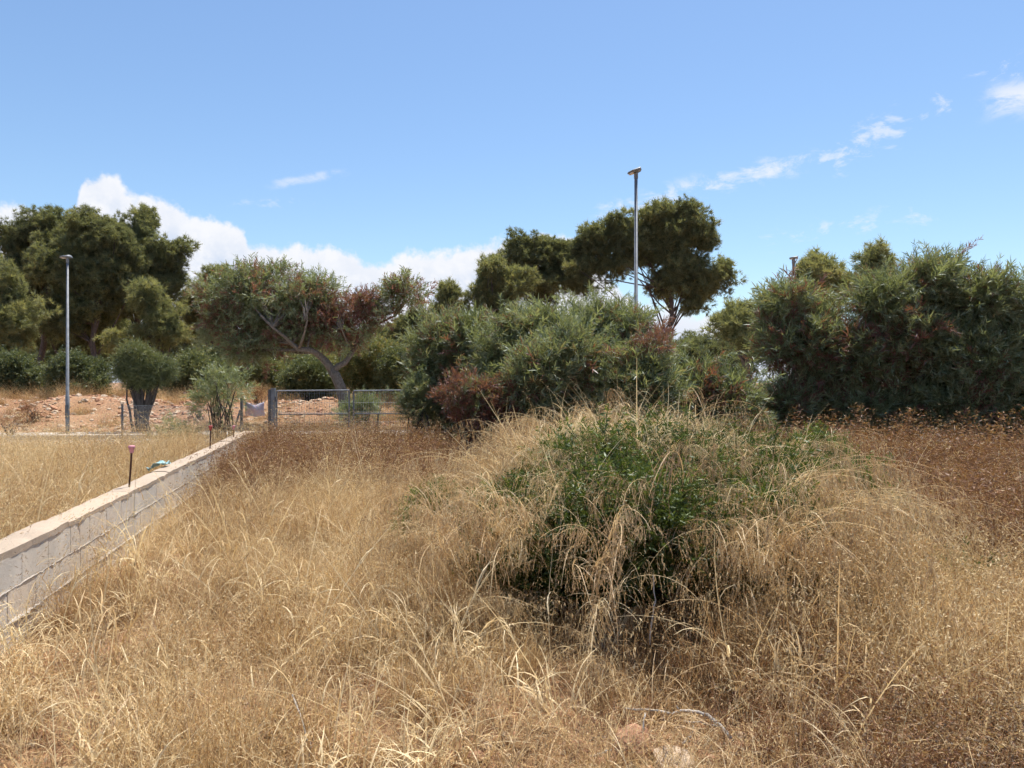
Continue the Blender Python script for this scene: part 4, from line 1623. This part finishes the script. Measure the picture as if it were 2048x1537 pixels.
GU = 'scrub bushes along the edge of the wood'
for i, (lst, d, ti, label) in enumerate([
    ([(35, 745, 44, 30), (10, 760, 40, 30), (70, 765, 30, 24)], 31, 0.38, 'olive green scrub bush at the left picture edge'),
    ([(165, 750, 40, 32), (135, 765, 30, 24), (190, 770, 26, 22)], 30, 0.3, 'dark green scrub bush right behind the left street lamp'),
    ([(375, 740, 36, 22), (410, 755, 40, 22), (350, 765, 26, 18)], 32, 0.45, 'green scrub bush between the round headed tree and the sapling'),
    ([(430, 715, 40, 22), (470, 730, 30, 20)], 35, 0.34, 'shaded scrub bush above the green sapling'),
    ([(505, 745, 36, 26), (545, 755, 34, 26)], 33, 0.68, 'yellowish scrub bush behind the faded banner'),
    ([(615, 755, 40, 22), (590, 770, 30, 18), (645, 770, 30, 18)], 31, 0.42, 'rounded grey green scrub bush left of the acacia trunk'),
    ([(735, 725, 46, 34), (765, 755, 34, 24), (710, 750, 28, 22)], 30, 0.72, 'bright yellow green scrub bush right of the acacia trunk'),
    ([(800, 735, 34, 36), (830, 760, 30, 26)], 29, 0.52, 'scrub bush filling the gap behind the right gate leaf'),
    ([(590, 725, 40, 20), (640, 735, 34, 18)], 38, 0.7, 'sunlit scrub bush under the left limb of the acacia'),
]):
    ax = float(np.mean([q[0] for q in lst]))
    make_shrub('scrub_bush', label, 'bush', GU, at_ground(ax, d), lobes_px([(a_, b_, c_ * 1.35, d_ * 1.15) for a_, b_, c_, d_ in lst], d, 0.9), 440 + i, SCRUB_T, BARK_DARK, 90 + 20 * len(lst), (0.6, 1.15), tint=ti, stems=3, stem_r=0.04)
for i, (px, py, d, rx, ry, label) in enumerate([(20, 838, 21.0, 30, 26, 'brown dried bush at the left edge of the bank'), (395, 818, 25.5, 18, 14, 'small brown dry bush on the stony bank behind the sapling'),
                                                (520, 790, 27.0, 20, 14, 'rusty dry bush on the bank left of the gate post'), (70, 820, 24.5, 22, 16, 'pale dried bush at the foot of the bank left of the lamp')]):
    make_shrub('dry_bush', label, 'bush', 'dried bushes on the bank', at_ground(px, d), lobes_px([(px, py, rx, ry), (px + rx * 0.6, py + ry * 0.5, rx * 0.7, ry * 0.7), (px - rx * 0.5, py + ry * 0.5, rx * 0.6, ry * 0.7)], d, 0.9),
               460 + i, HERB_T, BARK_DARK, 26, (0.5, 0.8), tint=0.55, stems=2)

# ------------------------------------------------------------------ far metal barrier at the edge of the wood
def build_barrier():
    d = 33.0
    a, b = P(58, 790, d), P(132, 790, d)
    root = empty('metal_barrier', (a + b) / 2 * [1, 1, 0] + [0, 0, float(gz((a + b)[0] / 2, d))])
    tag(root, 'pale tubular barrier low behind the left street lamp', 'barrier')
    zt = P(0, 776, d)[2]
    for z in (zt, zt - 0.22, zt - 0.42):
        m = MB()
        m.tube([(a[0], d, z), (b[0], d, z)], [0.022] * 2, 6)
        m.build('rail', WHITE, root, origin=((a[0] + b[0]) / 2, d, z))
    for x in (a[0], (a[0] * 2 + b[0]) / 3, (a[0] + 2 * b[0]) / 3, b[0]):
        m = MB()
        m.tube([(x, d, float(gz(x, d)) - 0.05), (x, d, zt + 0.06)], [0.026] * 2, 6)
        m.build('post', WHITE, root, origin=(x, d, zt))


build_barrier()

# ------------------------------------------------------------------ the big grassed-over bush in the middle
BUSH = [(np.array([1.05, 5.75, 0.58]), np.array([1.35, 1.05, 0.80])), (np.array([0.25, 5.55, 0.44]), np.array([0.75, 0.8, 0.62])),
        (np.array([1.9, 5.9, 0.50]), np.array([0.95, 0.95, 0.68])), (np.array([1.0, 6.6, 0.66]), np.array([1.3, 0.8, 0.70])),
        (np.array([0.72, 4.72, 0.70]), np.array([0.8, 0.52, 0.36])), (np.array([1.6, 4.85, 0.56]), np.array([0.62, 0.52, 0.38])),
        (np.array([2.55, 5.7, 0.32]), np.array([0.6, 0.7, 0.45]))]


def bush_hollow(p):
    # the skirt of the bush stands clear of the ground in front
    return p[:, 2] > 0.22 + 0.46 * sstep(5.1 - p[:, 1], 0, 0.5) * (1 - sstep(np.abs(p[:, 0] - 0.66), 0.5, 0.95))


make_shrub('mastic_bush', 'large dark green mastic bush smothered in arching dry grass in the middle', 'bush', None, (1.05, 5.75, 0.0), BUSH, 501, MASTIC_T, BARK_DARK, 640,
           (0.8, 1.3), 0.62, 0.35, tint=0.36, stems=14, stem_r=0.022, hollow=bush_hollow, solid=True)
GM = 'small green sprigs of mastic in the grass right of the big bush'
for i, (px, py, d, rx, ry, label) in enumerate([(1705, 985, 5.6, 52, 60, 'bright green mastic sprig standing right of the big bush'), (1640, 915, 7.0, 44, 26, 'green sprig showing behind the right shoulder of the big bush'),
                                                (1880, 1165, 4.9, 40, 26, 'low green sprig in the matted grass at the right'), (870, 1010, 6.4, 36, 44, 'green tuft at the left flank of the big bush')]):
    make_shrub('mastic_sprig', label, 'shrub', GM, at_ground(px, d), lobes_px([(px, py, rx * 1.2, ry), (px - rx * 0.6, py + ry * 0.8, rx * 1.2, ry * 0.7), (px + rx * 0.7, py + ry * 0.5, rx * 0.9, ry * 0.8)], d, 0.8), 510 + i, MASTIC_T, BARK_DARK, 20, (0.5, 1.15), tint=0.6, stems=3, stem_r=0.008)


# ------------------------------------------------------------------ grass
def in_view(x, y, margin=1.5):
    return np.abs(x) < 0.74 * y + margin


def bush_height(x, y):
    h = np.zeros_like(x)
    for c, ra in BUSH:
        q = 1 - ((x - c[0]) / ra[0]) ** 2 - ((y - c[1]) / ra[1]) ** 2
        h = np.maximum(h, np.where(q > 0, c[2] + ra[2] * np.sqrt(np.maximum(q, 0)), 0))
    return h


def sample_field(n, r, x0, x1, y0, y1, dens=None):
    x = r.uniform(x0, x1, n)
    y = r.uniform(y0, y1, n)
    ok = in_view(x, y)
    s = side_of_wall(x, y)
    ok &= ~((s < 0.06) & (s > -0.27) & (y < 15.2) & (y > 2.3))
    if dens is not None:
        ok &= r.random(n) < dens(x, y)
    return x[ok], y[ok]


def near_vertical(n, r, t=0.12):
    v = np.stack([r.normal(0, t, n), r.normal(0, t, n), np.ones(n)], 1)
    return v / np.linalg.norm(v, axis=1, keepdims=True)


def bare(x, y):
    """Thin cover where stones and litter show at the very front."""
    g = np.exp(-(((x - 0.62) / 0.8) ** 2 + ((y - 3.15) / 0.5) ** 2))
    return np.maximum(g, 0.8 * np.exp(-(((x + 1.25) / 0.55) ** 2 + ((y - 3.75) / 0.3) ** 2)))


def cavity(x, y):
    """The dark hollow under the front lip of the big bush, where little grows."""
    return ((x - 0.6) / 0.66) ** 2 + ((y - 4.42) / 0.62) ** 2 < 1


def build_grass():
    r = rng(601)
    X, Y = [], []
    for dens, y0, y1 in ((11, 2.35, 6.0), (9, 6.0, 10.0), (7, 10.0, 16.0)):
        w = 0.74 * y1 + 1.5
        x, y = sample_field(int(2 * w * (y1 - y0) * dens), r, -w, w, y0, y1)
        X.append(x)
        Y.append(y)
    x, y = np.concatenate(X), np.concatenate(Y)
    s = side_of_wall(x, y)
    ok = ~((s < -0.2) & (street_y(x, y) > 14.9) & (x < -5))
    ok &= street_y(x, y) < 15.3
    ok &= ~((np.abs(s + 0.1) < 0.38) & (y < 15.4)) | (r.random(len(x)) < 0.25)
    ok &= ~((s > 0) & (s < 0.85) & (y < 9.5)) | (r.random(len(x)) < 0.2)
    ok &= ~((x > 2.9) & (y > 5.2)) | (r.random(len(x)) < 0.42)
    ok &= ~((s > 0.3) & (x < 0.9) & (y > 9.3)) | (r.random(len(x)) < 0.55)
    ok &= (bush_height(x, y) < 0.35) | (r.random(len(x)) < 0.05)
    ok &= r.random(len(x)) > 0.97 * np.minimum(1, 1.8 * bare(x, y))
    ok &= ~cavity(x, y)
    ok &= r.random(len(x)) < 0.45 + 1.1 * vnoise(x, y, 1.3, 12)
    ok &= ~((x > 4.2) & (y > 10.5)) | (r.random(len(x)) < 0.35)
    x, y = x[ok], y[ok]
    z = gz(x, y)
    n = len(x)
    patch = vnoise(x, y, 0.8, 21) * 0.6 + vnoise(x, y, 2.7, 22) * 0.4
    left = side_of_wall(x, y) < 0
    ti = np.clip(0.16 + 0.62 * patch + np.where(left, 0.08, 0.0) - 0.14 * sstep(x, 2.6, 4.5) + r.normal(0, 0.11, n), 0, 1)
    near = sstep(y, 2.2, 4.0)
    sz = (0.5 + 0.85 * vnoise(x, y, 0.9, 23)) * r.uniform(0.75, 1.25, n) * (0.62 + 0.38 * near) * (1 + 0.25 * sstep(y, 7, 12))
    sz *= 1 - 0.25 * ((side_of_wall(x, y) < 0) & (y > 10.5))
    sz *= 1 - 0.5 * np.exp(-(((x - 0.6) / 0.85) ** 2) - ((y - 3.45) / 0.55) ** 2)
    o = scatter('dry_grass', np.stack([x, y, z], 1), near_vertical(n, r, 0.06), r.uniform(0, 6.283, n), sz, ti, TURF_T, None, 601)
    tag(o, 'fine golden dry grass covering the whole field', None, None, 'stuff')
    # thinner tufts between the stones and along the foot of the wall
    x, y = sample_field(1500, r, -7, 4, 2.4, 15)
    s = side_of_wall(x, y)
    ok = ((np.abs(s + 0.1) < 0.5) & (r.random(len(x)) < 0.9)) | ((y < 4.2) & (r.random(len(x)) < 0.16))
    x, y = x[ok], y[ok]
    o = scatter('thin_grass', np.stack([x, y, gz(x, y)], 1), near_vertical(len(x), r, 0.1), r.uniform(0, 6.283, len(x)), r.uniform(0.55, 0.9, len(x)), np.clip(r.normal(0.5, 0.14, len(x)), 0, 1), TURF_THIN, None, 606)
    tag(o, 'thin wiry grass between the stones and along the foot of the wall', None, None, 'stuff')
    # strip of grass behind the road and on the bank
    x = r.uniform(-24, 8, 2200)
    y = r.uniform(21.5, 36, 2200)
    s = street_y(x, y)
    ok = (s > 22.7) & in_view(x, y) & (r.random(2200) < 0.12 + 0.75 * sstep(vnoise(x, y, 0.45, 30), 0.45, 0.7) + 0.5 * sstep(s, 28, 31))
    x, y = x[ok], y[ok]
    o = scatter('bank_grass', np.stack([x, y, gz(x, y)], 1), near_vertical(len(x), r), r.uniform(0, 6.283, len(x)), r.uniform(0.6, 1.3, len(x)), np.clip(r.normal(0.42, 0.14, len(x)), 0, 1), TURF_THIN, None, 602)
    tag(o, 'sparse dry grass tufts on the reddish bank beyond the road', None, None, 'stuff')
    x = r.uniform(-20, -5, 1800)
    y = r.uniform(15, 17.0, 1800)
    ok = in_view(x, y) & (street_y(x, y) < 16.2) & (street_y(x, y) > 14.8)
    # tall straw stalks
    x, y = sample_field(6400, r, -14, 14, 2.4, 15.2, lambda a, b: np.clip(2.2 / (0.3 * b + 0.6), 0.15, 1) * 0.85)
    ok = (r.random(len(x)) < 0.25 + 0.8 * vnoise(x, y, 1.1, 40)) & (bush_height(x, y) < 0.8) & ~cavity(x, y) & ~((np.abs(x - 0.65) < 0.5) & (y < 4.3) & (y > 3.5)) & ~((side_of_wall(x, y) < -0.2) & (y < 4)) & (r.random(len(x)) > 1.6 * bare(x, y))
    x, y = x[ok], y[ok]
    n = len(x)
    o = scatter('straw_stalks', np.stack([x, y, gz(x, y)], 1), near_vertical(n, r, 0.22), r.uniform(0, 6.283, n), r.uniform(0.55, 1.1, n) * (0.75 + 0.25 * sstep(y, 2.4, 4.5)), np.clip(r.normal(0.68, 0.16, n), 0, 1), STALK_T, None, 603)
    tag(o, 'tall pale straw stalks leaning every way above the grass', None, None, 'stuff')
    # wild oats
    x, y = sample_field(1500, r, -12, 12, 2.5, 12)
    ok = (vnoise(x, y, 0.7, 50) > 0.5) & (bush_height(x, y) < 0.3)
    x, y = x[ok], y[ok]
    n = len(x)
    o = scatter('wild_oats', np.stack([x, y, gz(x, y)], 1), near_vertical(n, r, 0.15), r.uniform(0, 6.283, n), r.uniform(0.6, 1.0, n), np.clip(r.normal(0.6, 0.12, n), 0, 1), OAT_T, None, 604)
    tag(o, 'wild oats with pale hanging seed heads among the grass', None, None, 'stuff')


build_grass()


def open_green(x, y):
    """Faces of the big bush where its own leaves show between the straw."""
    e = lambda cx, cy, rx, ry: np.exp(-((x - cx) / rx) ** 2 - ((y - cy) / ry) ** 2)
    return np.maximum.reduce([0.95 * e(0.9, 4.92, 0.7, 0.58), 0.9 * e(-0.05, 5.2, 0.3, 0.45), 0.95 * e(2.55, 5.55, 0.4, 0.5), 0.85 * e(0.7, 4.6, 0.6, 0.35), 0.6 * e(1.9, 6.2, 0.3, 0.4)])


def build_fringe():
    """Feathery arching grass growing through and over the big bush, and in drifts beside it."""
    r = rng(611)
    pts, spin, size = [], [], []
    # rooted through the bush, leaning outwards from its middle
    for _ in range(640):
        c, ra = BUSH[r.integers(len(BUSH))]
        an = r.uniform(0, 6.283)
        k = math.sqrt(r.random())
        x, y = c[0] + ra[0] * k * math.cos(an), c[1] + ra[1] * k * math.sin(an)
        h = float(bush_height(np.array([x]), np.array([y]))[0])
        if r.random() < float(open_green(x, y)) or (y < 5.0 and abs(x - 0.7) < 0.72 and r.random() < 0.62):
            continue
        if mnoise.noise(Vector((x * 1.6, y * 1.6, 3.3))) < -0.08 and r.random() < 0.75:
            continue
        pts.append((x, y, max(0.0, h - r.uniform(0.30, 0.60))))
        out = math.atan2(y - 5.8, x - 1.05)
        spin.append(out + r.normal(0, 0.7))
        size.append(r.uniform(0.6, 1.0) if y < 5.0 else (r.uniform(0.36, 0.6) if (y < 5.9 and abs(x - 1.0) < 0.9) else r.uniform(0.5, 0.9)))
    # skirt hanging in front and at the left flank
    for _ in range(170):
        x, y = r.uniform(-0.55, 2.8), r.uniform(3.9, 5.2)
        if abs(x - 0.68) < 0.78 and y > 3.7 and r.random() < 0.96:
            continue
        pts.append((x, y, 0.0))
        spin.append(r.uniform(0, 6.283))
        size.append(r.uniform(0.45, 0.8))
    # long coarse drapes over the front lip and down both flanks
    for _ in range(40):
        x = r.uniform(-0.5, 2.4)
        if abs(x - 0.72) < 0.62 and r.random() < 0.86:
            continue
        y = 4.55 + 0.28 * (x - 0.7) ** 2 + r.normal(0, 0.12)
        pts.append((x, y, r.uniform(0.30, 0.50)))
        spin.append(math.atan2(-1.0, (x - 0.7) * 0.9) + r.normal(0, 0.4))
        size.append(r.uniform(0.62, 0.92))
    # drift to the right of the bush
    for _ in range(210):
        x, y = r.uniform(2.0, 5.0), r.uniform(4.4, 8.2)
        pts.append((x, y, 0.0))
        spin.append(r.normal(0.2, 0.9))
        size.append(r.uniform(0.5, 0.95))
    # ridge behind the bush
    for _ in range(110):
        x, y = r.uniform(0.2, 3.2), r.uniform(6.6, 7.9)
        pts.append((x, y, r.uniform(0.3, 0.62)))
        spin.append(r.uniform(0, 6.283))
        size.append(r.uniform(0.55, 0.95))
    # scattered over the field
    for _ in range(260):
        x, y = r.uniform(-4.5, 2.0), r.uniform(2.6, 13)
        if side_of_wall(x, y) < 0.1 or bush_height(np.array([x]), np.array([y]))[0] > 0:
            continue
        pts.append((x, y, 0.0))
        spin.append(r.uniform(0, 6.283))
        size.append(r.uniform(0.4, 0.75))
    n = len(pts)
    o = scatter('feathery_grass', pts, near_vertical(n, r, 0.1), spin, size, np.clip(r.normal(0.5, 0.16, n), 0, 1), FRINGE_T, None, 611)
    tag(o, 'feathery arching grass drooping over the big green bush', None, None, 'stuff')


build_fringe()


def build_bush_straw():
    r = rng(615)
    x, y = r.uniform(-0.6, 3.0, 420), r.uniform(4.6, 7.2, 420)
    h = bush_height(x, y)
    ok = (h > 0.4) & (r.random(len(x)) > 1.1 * open_green(x, y)) & (r.random(len(x)) < 0.6)
    x, y, h = x[ok], y[ok], h[ok]
    n = len(x)
    out = np.arctan2(y - 5.8, x - 1.05) + r.normal(0, 0.8, n)
    d = np.stack([np.cos(out) * 0.35, np.sin(out) * 0.35, np.ones(n)], 1)
    tag(scatter('bush_straw', np.stack([x, y, h - r.uniform(0.25, 0.55, n)], 1), d, out, r.uniform(0.45, 0.85, n), np.clip(r.normal(0.72, 0.15, n), 0, 1), STALK_T, None, 615),
        'pale coarse straw blades sticking out of the big green bush', None, None, 'stuff')


build_bush_straw()


def build_herbs():
    r = rng(621)
    X, Y, S, T = [], [], [], []

    def patch(n, x0, x1, y0, y1, s0, s1, t, dens=None):
        x, y = r.uniform(x0, x1, n), r.uniform(y0, y1, n)
        ok = r.random(n) < 0.3 + 0.9 * vnoise(x, y, 0.9, 60)
        ok &= side_of_wall(x, y) > 0.15
        ok &= bush_height(x, y) < 0.2
        ok &= ~cavity(x, y)
        X.append(x[ok])
        Y.append(y[ok])
        S.append(r.uniform(s0, s1, ok.sum()))
        T.append(np.clip(r.normal(t, 0.12, ok.sum()), 0, 0.75))
    patch(1500, -4.7, 0.9, 9.0, 14.6, 0.9, 1.4, 0.40)            # russet plants before the gate
    patch(4600, 2.6, 9.5, 5.2, 10.8, 0.8, 1.45, 0.42)            # russet drift on the right
    patch(330, 1.5, 4.2, 2.5, 5.2, 0.45, 0.8, 0.56)
    patch(260, 0.9, 2.6, 2.7, 4.1, 0.35, 0.6, 0.36)
    patch(420, 3.4, 10.0, 9.6, 11.8, 1.1, 1.9, 0.55)            # taller ones at the foot of the right shrubs
    x, y = np.concatenate(X), np.concatenate(Y)
    n = len(x)
    o = scatter('dry_herbs', np.stack([x, y, gz(x, y)], 1), near_vertical(n, r, 0.18), r.uniform(0, 6.283, n), np.concatenate(S), np.concatenate(T), HERB_T, None, 621)
    tag(o, 'russet brown dried herbs in drifts before the gate and at the right', None, None, 'stuff')


build_herbs()


def build_litter_straw():
    r = rng(625)
    tp = []
    for sd in range(4):
        q = rng(650 + sd)
        m = MB()
        for i in range(70):
            b = np.array([q.uniform(-0.22, 0.22), q.uniform(-0.22, 0.22), q.uniform(0.004, 0.035)])
            blade(m, q, b, q.uniform(0, 6.283), q.uniform(1.35, 1.65), q.uniform(0.05, 0.2), q.uniform(0.002, 0.006), q.normal(0, 0.4), q.random(), 2)
        tp.append(template(m, STRAW, 'straw_litter'))
    x, y = sample_field(2600, r, -5, 5, 2.35, 6.0)
    ok = r.random(len(x)) < 0.30 + 0.2 * bare(x, y)
    x, y = x[ok], y[ok]
    n = len(x)
    tag(scatter('straw_litter', np.stack([x, y, gz(x, y)], 1), near_vertical(n, r, 0.05), r.uniform(0, 6.283, n), r.uniform(0.7, 1.2, n), np.clip(r.normal(0.36, 0.16, n), 0, 1), tp, None, 625),
        'broken straw and thatch lying on the bare soil at the front', None, None, 'stuff')


build_litter_straw()


def build_seed_heads():
    r = rng(631)
    mat = foliage_mat('grey_seed_head', [(0.0, (0.20, 0.135, 0.085)), (0.5, (0.36, 0.265, 0.175)), (1.0, (0.54, 0.43, 0.31))], 0.2, 0.0, 0.5, 0.9, (1, 1, 1))
    tp = []
    for sd in range(4):
        q = rng(640 + sd)
        m = MB()
        for i in range(9):
            pts = blade(m, q, np.array([q.normal(0, 0.04), q.normal(0, 0.04), -0.02]), q.uniform(0, 6.283), abs(q.normal(0.15, 0.25)), q.uniform(0.2, 0.42), 0.003, q.normal(0.2, 0.4), 0.2, 4)
            for e in (pts[-1], pts[-2] + q.normal(0, 0.02, 3), pts[-1] + q.normal(0, 0.025, 3)):
                k = q.uniform(0.003, 0.007)
                v = q.random()
                ax = [np.array(a_) * k for a_ in ((1, 0, 0), (0, 1, 0), (-1, 0, 0), (0, -1, 0))]
                for j in range(4):
                    m.tri(e + ax[j], e + ax[(j + 1) % 4], e + [0, 0, k * 1.1], v)
                    m.tri(e + ax[(j + 1) % 4], e + ax[j], e - [0, 0, k * 1.1], v)
        tp.append(template(m, mat, 'seed_head_tuft'))
    x, y = r.uniform(0.9, 2.9, 240), r.uniform(2.45, 3.4, 240)
    ok = r.random(240) < sstep(x - 0.6 * (y - 2.5), 0.8, 1.7) * 0.9
    x, y = x[ok], y[ok]
    n = len(x)
    tag(scatter('grey_seed_heads', np.stack([x, y, gz(x, y)], 1), near_vertical(n, r, 0.15), r.uniform(0, 6.283, n), r.uniform(0.7, 1.2, n), np.clip(r.normal(0.5, 0.15, n), 0, 1), tp, None, 631),
        'small pale grey dried flower heads in the lower right corner', None, None, 'stuff')


build_seed_heads()

# ------------------------------------------------------------------ stones and dead wood
def rock_mesh(seed, mat, squash=0.6, sub=3, name='stone'):
    import bmesh
    bm = bmesh.new()
    bmesh.ops.create_icosphere(bm, subdivisions=sub, radius=1.0)
    r = rng(seed)
    off = Vector(r.normal(0, 30, 3))
    planes = [(Vector(unit(r.normal(0, 1, 3))), r.uniform(0.62, 0.9)) for _ in range(9)]
    for v in bm.verts:
        p = v.co.copy()
        for nrm, dd in planes:
            k = p.dot(nrm)
            if k > dd:
                p -= nrm * (k - dd) * 0.85
        p *= 1 + 0.16 * mnoise.noise(p * 2.0 + off) + 0.07 * mnoise.noise(p * 6 + off) + 0.03 * mnoise.noise(p * 15 + off)
        p.z *= squash
        v.co = p
    me = bpy.data.meshes.new(name)
    bm.to_mesh(me)
    bm.free()
    me.materials.append(mat)
    return me


def build_stones():
    r = rng(701)
    big = [('rock', 1268, 1506, 3.24, 0.112, 1.0, ROCK_ORANGE, 'large pinkish orange rock standing at the bottom centre'),
           ('rock', 1348, 1516, 3.16, 0.125, 0.5, ROCK_PALE, 'flat pale cream rock right of the orange rock')]
    for nm, px, py, d, s, sq, mat, label in big:
        q = at_ground(px, d)
        o = bpy.data.objects.new(nm, rock_mesh(int(px), mat, sq, 4, nm))
        COL.objects.link(o)
        o.location = (q[0], q[1], q[2] + s * sq * 0.36)
        o.scale = (s, s * 0.8, s)
        o.rotation_euler = (0, 0.1, 0.5)
        tag(o, label, 'rock', 'rocks at the front of the field')
    small = [(1162, 1488, 3.36, 0.035, ROCK_ORANGE, 'small reddish stone left of the orange rock, under the long stalk'), (1205, 1518, 3.2, 0.040, ROCK_ORANGE, 'squat orange stone at the left foot of the orange rock'),
             (1415, 1500, 3.24, 0.045, ROCK_ORANGE, 'rough ochre stone right of the pale rock'), (1385, 1478, 3.36, 0.03, ROCK_ORANGE, 'small ochre stone behind the pale rock'),
             (1300, 1533, 3.12, 0.035, ROCK_ORANGE, 'small orange stone below the gap between the two rocks'), (945, 1505, 3.2, 0.04, ROCK_ORANGE, 'pale orange stone in thin grass at the bottom middle'),
             (530, 1480, 3.35, 0.05, ROCK_PALE, 'pinkish flat stone half buried at the bottom left'), (1235, 1460, 3.5, 0.03, ROCK_ORANGE, 'tiny stone behind the orange rock'),
             (1030, 1470, 3.4, 0.035, ROCK_ORANGE, 'small orange stone left of the rocks among straw')]
    for i, (px, py, d, s, mat, label) in enumerate(small):
        q = at_ground(px, d)
        o = bpy.data.objects.new('stone', rock_mesh(800 + i, mat, 0.6, 3))
        COL.objects.link(o)
        o.location = (q[0], q[1], q[2] + s * 0.2)
        o.scale = (s * r.uniform(0.9, 1.4), s, s)
        o.rotation_euler = (0, 0, r.uniform(0, 6))
        tag(o, label, 'stone', 'small stones at the front of the field')
    # gravel and bank stones: too many and too small to count
    tpl = []
    for i in range(4):
        o = bpy.data.objects.new('pebble', rock_mesh(820 + i, ROCK_ORANGE if i % 2 else ROCK_PALE, 0.6, 1, 'pebble'))
        tpl.append(o)
    x, y = r.uniform(-2.5, 3, 2600), r.uniform(2.5, 4.4, 2600)
    ok = r.random(2600) < 0.15 + bare(x, y)
    x, y = x[ok], y[ok]
    n = len(x)
    o = scatter('gravel', np.stack([x, y, gz(x, y)], 1), near_vertical(n, r, 0.4), r.uniform(0, 6.28, n), r.uniform(0.006, 0.03, n), np.ones(n), tpl, None, 71)
    tag(o, 'orange gravel between the stones at the front', None, None, 'stuff')
    x, y = r.uniform(-24, 2, 13000), r.uniform(20, 33, 13000)
    s = street_y(x, y)
    ok = (s > 22.8) & in_view(x, y) & (r.random(13000) < 0.3 + 0.9 * sstep(vnoise(x, y, 0.6, 77), 0.4, 0.7))
    x, y = x[ok], y[ok]
    n = len(x)
    o = scatter('bank_stones', np.stack([x, y, gz(x, y)], 1), near_vertical(n, r, 0.4), r.uniform(0, 6.28, n), 0.03 + 0.13 * r.random(n) ** 3, np.ones(n), tpl, None, 72)
    tag(o, 'pale and orange stones littering the earth bank beyond the road', None, None, 'stuff')


build_stones()


def build_deadwood():
    r = rng(711)
    GB = 'bleached dead branches at the front'

    def branch(pts, r0, r1, label, forks=()):
        pts = [np.asarray(p, float) for p in pts]
        root = empty('dead_branch', pts[0])
        tag(root, label, 'branch', GB)
        n = len(pts) - 1
        fine = []
        for k in range(n):
            for j in range(3):
                fine.append(pts[k] + (pts[k + 1] - pts[k]) * j / 3 + (r.normal(0, 0.003, 3) if j or k else 0))
        fine.append(pts[-1])
        m = MB()
        N = len(fine) - 1
        m.tube(fine, [r0 + (r1 - r0) * k / N for k in range(N + 1)], 7, True, 0.5, 0.1, r)
        m.build('stem', BARK_DEAD, root, True, origin=pts[0])
        for f in forks:
            f = [np.asarray(p, float) for p in f]
            m = MB()
            m.tube(f, [r1 * 1.3] + [r1 * 0.8] * (len(f) - 1), 6)
            m.build('twig', BARK_DEAD, root, True, origin=f[0])
    q = lambda px, py, d: P(px, py, d)
    branch([q(1462, 1478, 3.30), q(1442, 1453, 3.34), q(1415, 1432, 3.40), q(1385, 1423, 3.44), q(1362, 1421, 3.46), q(1345, 1428, 3.46), q(1310, 1423, 3.5), q(1250, 1417, 3.55)], 0.010, 0.004,
           'bleached branch arching over the ground right of the rocks', [[q(1358, 1422, 3.46), q(1353, 1412, 3.46)]])
    branch([q(1281, 1490, 3.2), q(1287, 1462, 3.22), q(1291, 1426, 3.25)], 0.0055, 0.0035, 'short white twig sticking up behind the orange rock')
    branch([q(1364, 1487, 3.22), q(1381, 1474, 3.22), q(1386, 1451, 3.22)], 0.0055, 0.0035, 'short curved white twig above the pale rock')
    branch([q(1440, 1455, 3.5), q(1400, 1446, 3.5), q(1362, 1442, 3.52)], 0.0045, 0.003, 'straight grey stick lying below the arching branch')
    branch([q(622, 1535, 3.12), q(618, 1490, 3.15), q(604, 1440, 3.2), q(585, 1390, 3.3)], 0.008, 0.004, 'grey upright stick in the grass at the bottom left')
    branch([q(1300, 1290, 4.1), q(1302, 1240, 4.12), q(1311, 1200, 4.15), q(1306, 1150, 4.2)], 0.006, 0.003, 'pale bare stem rising before the dark hollow of the big bush')
    branch([q(1235, 1500, 3.25), q(1205, 1507, 3.22), q(1180, 1512, 3.2)], 0.006, 0.004, 'small grey stick lying left of the orange rock')


build_deadwood()
